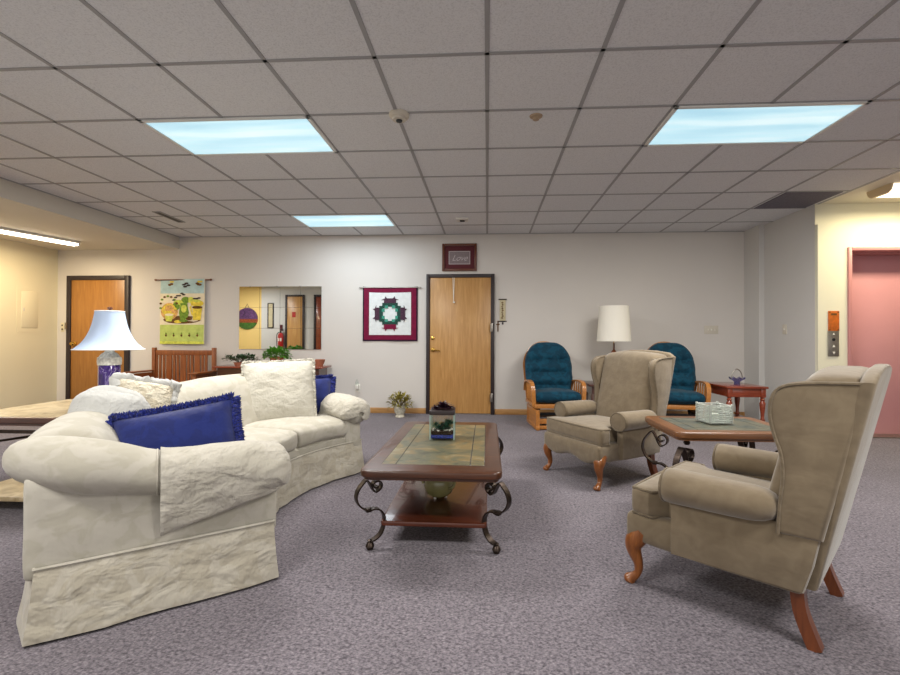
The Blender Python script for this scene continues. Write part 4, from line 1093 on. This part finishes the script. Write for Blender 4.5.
# ------------------------------------------------------------------ mission settle
t = thing('wooden_settle', 'slatted mission oak settle against the back wall under the tapestry', 'bench', (-4.44, 6.22, 0))
for sx in (-1, 1):
    b = B(); box(b, (sx*.455, .24, .475), (.05, .05, .95), bev=.005); obj('rear_post', b, 'mission', t)
    b = B(); box(b, (sx*.50, -.26, .30), (.05, .05, .60), bev=.005); obj('front_post', b, 'mission', t)
    b = B(); prism(b, [(sx*.45, -.33), (sx*.57, -.33), (sx*.55, .24), (sx*.45, .24)] if sx > 0 else [(sx*.57, -.33), (sx*.45, -.33), (sx*.45, .24), (sx*.55, .24)], .60, .622, None, 0, .004); ar = obj('armrest', b, 'mission', t)
    b = B(); box(b, (sx*.485, -.01, .555), (.025, .50, .07)); box(b, (sx*.485, -.01, .30), (.025, .50, .06))
    for k in range(5): box(b, (sx*.485, -.19+k*.09, .43), (.014, .058, .22))
    obj('side_slats', b, 'mission', t)
b = B(); box(b, (0, .24, .875), (.86, .026, .075), bev=.003); box(b, (0, .24, .44), (.86, .026, .06))
xs = -.43
for g in range(5):
    for w, gp in ((.085 if g else .03, .02), (.035, .02), (.035, .02)) if g < 4 else ((.085, .02), (.03, .02)):
        if xs+w > .43: break
        box(b, (xs+w/2, .24, .655), (w, .016, .38)); xs += w+gp
obj('backrest_slats', b, 'mission', t)
b = B(); box(b, (0, 0, .395), (.94, .50, .035), bev=.006); obj('seat', b, 'mission', t)
b = B(); box(b, (0, -.25, .35), (.94, .025, .07)); box(b, (0, .24, .35), (.86, .025, .07)); obj('seat_rail', b, 'mission', t)

# ------------------------------------------------------------------ teal gliders
def glider(label):
    t = thing('glider_chair', label, 'glider chair', (0, 0, 0), 0, 'teal glider chairs')
    b = B()
    for s in (-1, 1):
        box(b, (s*.255, -.01, .025), (.045, .62, .05), bev=.008)
        box(b, (s*.255, .0, .225), (.045, .58, .035), bev=.005)
        for y in (-.27, .25): box(b, (s*.255, y, .125), (.045, .05, .17))
        prism(b, [(-.27, .05), (.25, .05), (.22, .21), (-.24, .21)], -.008, .008, lambda y, z, x, s=s: V((s*.262+x, y, z)))
    for y in (-.25, .24): box(b, (0, y, .10), (.50, .03, .06), bev=.004)
    box(b, (0, -.27, .03), (.50, .04, .04), bev=.004)
    obj('glider_base', b, 'oak', t)
    for s in (-1, 1):
        b = B(); box(b, (s*.215, 0, .17), (.014, .40, .03), bev=.003)
        for y in (-.16, .16): box(b, (s*.215, y, .20), (.012, .03, .2)); lathe(b, [(.001, 0), (.016, 0), (.016, .01), (.001, .01)], n=10, Mx=Matrix.Translation((s*.215, y-.012, .24)) @ Matrix.Rotation(pi/2, 4, 'X'))
        obj('swing_arm', b, 'black', t)
    b = B(); box(b, (0, -.16, .17), (.43, .03, .03)); obj('swing_bar', b, 'black', t)
    b = B()
    for s in (-1, 1): box(b, (s*.275, -.01, .285), (.035, .60, .045), bev=.005)
    for y in (-.29, .27): box(b, (0, y, .285), (.55, .03, .05), bev=.005)
    for k in range(5): box(b, (0, -.2+k*.1, .30), (.53, .05, .012))
    obj('seat_frame', b, 'oak', t)
    tilt = .28
    b = B()
    pts = []
    for k in range(25):
        a = pi*k/24; pts.append(V((.275*cos(a), 0, .72+.315*sin(a))))
    pts = [V((.25, 0, .27)), V((.262, 0, .5))]+pts+[V((-.262, 0, .5)), V((-.25, 0, .27))]
    pts = [V((p.x, .25+(p.z-.3)*tilt+.07, p.z)) for p in pts]
    strap(b, pts, .028, .05, V((0, 1, -tilt)))
    for x in (-.15, -.05, .05, .15): tube(b, [(x, .25+.07, .30), (x, .25+.07+.70*tilt, 1.0-.08*abs(x)/.15)], .011, 8)
    obj('back_frame', b, 'oak', t)
    b = B()
    for s in (-1, 1):
        pass
    for s in (-1, 1):
        b = B()
        pts = spline([(s*.30, .27, .42), (s*.305, .20, .53), (s*.31, .05, .565), (s*.315, -.14, .57), (s*.315, -.245, .545), (s*.31, -.285, .48), (s*.305, -.285, .38), (s*.295, -.28, .28)], 5)
        strap(b, pts, .048, .02, (1, 0, 0)); ar = obj('armrest', b, 'oak', t)
        b = B()
        for y in (-.17, -.08, .01, .10): tube(b, [(s*.29, y, .30), (s*.30, y, .40), (s*.31, y, .56)], [.008, .013, .008], 8)
        obj('arm_spindles', b, 'oak', ar)
    # seat cushion
    b = B()
    def tuft(x, z, pts, d, w): return -d*sum(math.exp(-((x-px)**2+(z-pz)**2)/w**2) for px, pz in pts)
    def ws(o):
        p = V((o.x*(1.0), o.y-.03, .385+o.z+.06*-o.y*.3))
        if o.z > 0: p.z += tuft(o.x, o.y, [(-.13, -.05), (.13, -.05), (-.13, .12), (.13, .12)], .022, .05)
        return p
    soft(b, (.56, .56, .12), .05, (.0, .015, .03), (22, 22, 8), ws); obj('seat_cushion', b, 'teal', t)
    b = B()
    btn = [(-.16, .11), (0, .11), (.16, .11), (-.18, -.05), (-.06, -.05), (.06, -.05), (.18, -.05), (-.14, -.2), (0, -.2), (.14, -.2)]
    def wk(o):
        z = o.z; x = o.x
        k = 1
        if z > .06: k = sqrt(max(.02, 1-((z-.06)/.30)**2*.86))
        elif z < -.12: k = 1-.18*((-.12-z)/.22)
        x = x*k
        y = o.y
        if o.y < 0:
            y -= tuft(x, z, btn, .042, .05)
            for zz in (.11, -.05, -.2): y += .022*math.exp(-((z-zz)/.025)**2)
        return V((x, .235+y+(z)*tilt, .70+z))
    soft(b, (.60, .15, .68), .06, (.01, .03, .01), (28, 6, 34), wk); obj('back_cushion', b, 'teal', t)
    return t
g = glider('teal cushioned oak glider left of the drum shade lamp')
g.location = (.83, 5.83, 0); g.rotation_euler = (0, 0, radians(6))
copy_thing(g, (2.335, 5.86, 0), radians(-8), 'teal cushioned oak glider beside the red side table')

# ------------------------------------------------------------------ world and view
w = bpy.data.worlds.new('world'); SC.world = w; w.use_nodes = True
w.node_tree.nodes['Background'].inputs[0].default_value = (1, .97, .93, 1); w.node_tree.nodes['Background'].inputs[1].default_value = .7
vs = SC.view_settings; vs.view_transform = 'Standard'; vs.look = 'None'; vs.gamma = 1; vs.exposure = .8; vs.use_curve_mapping = False
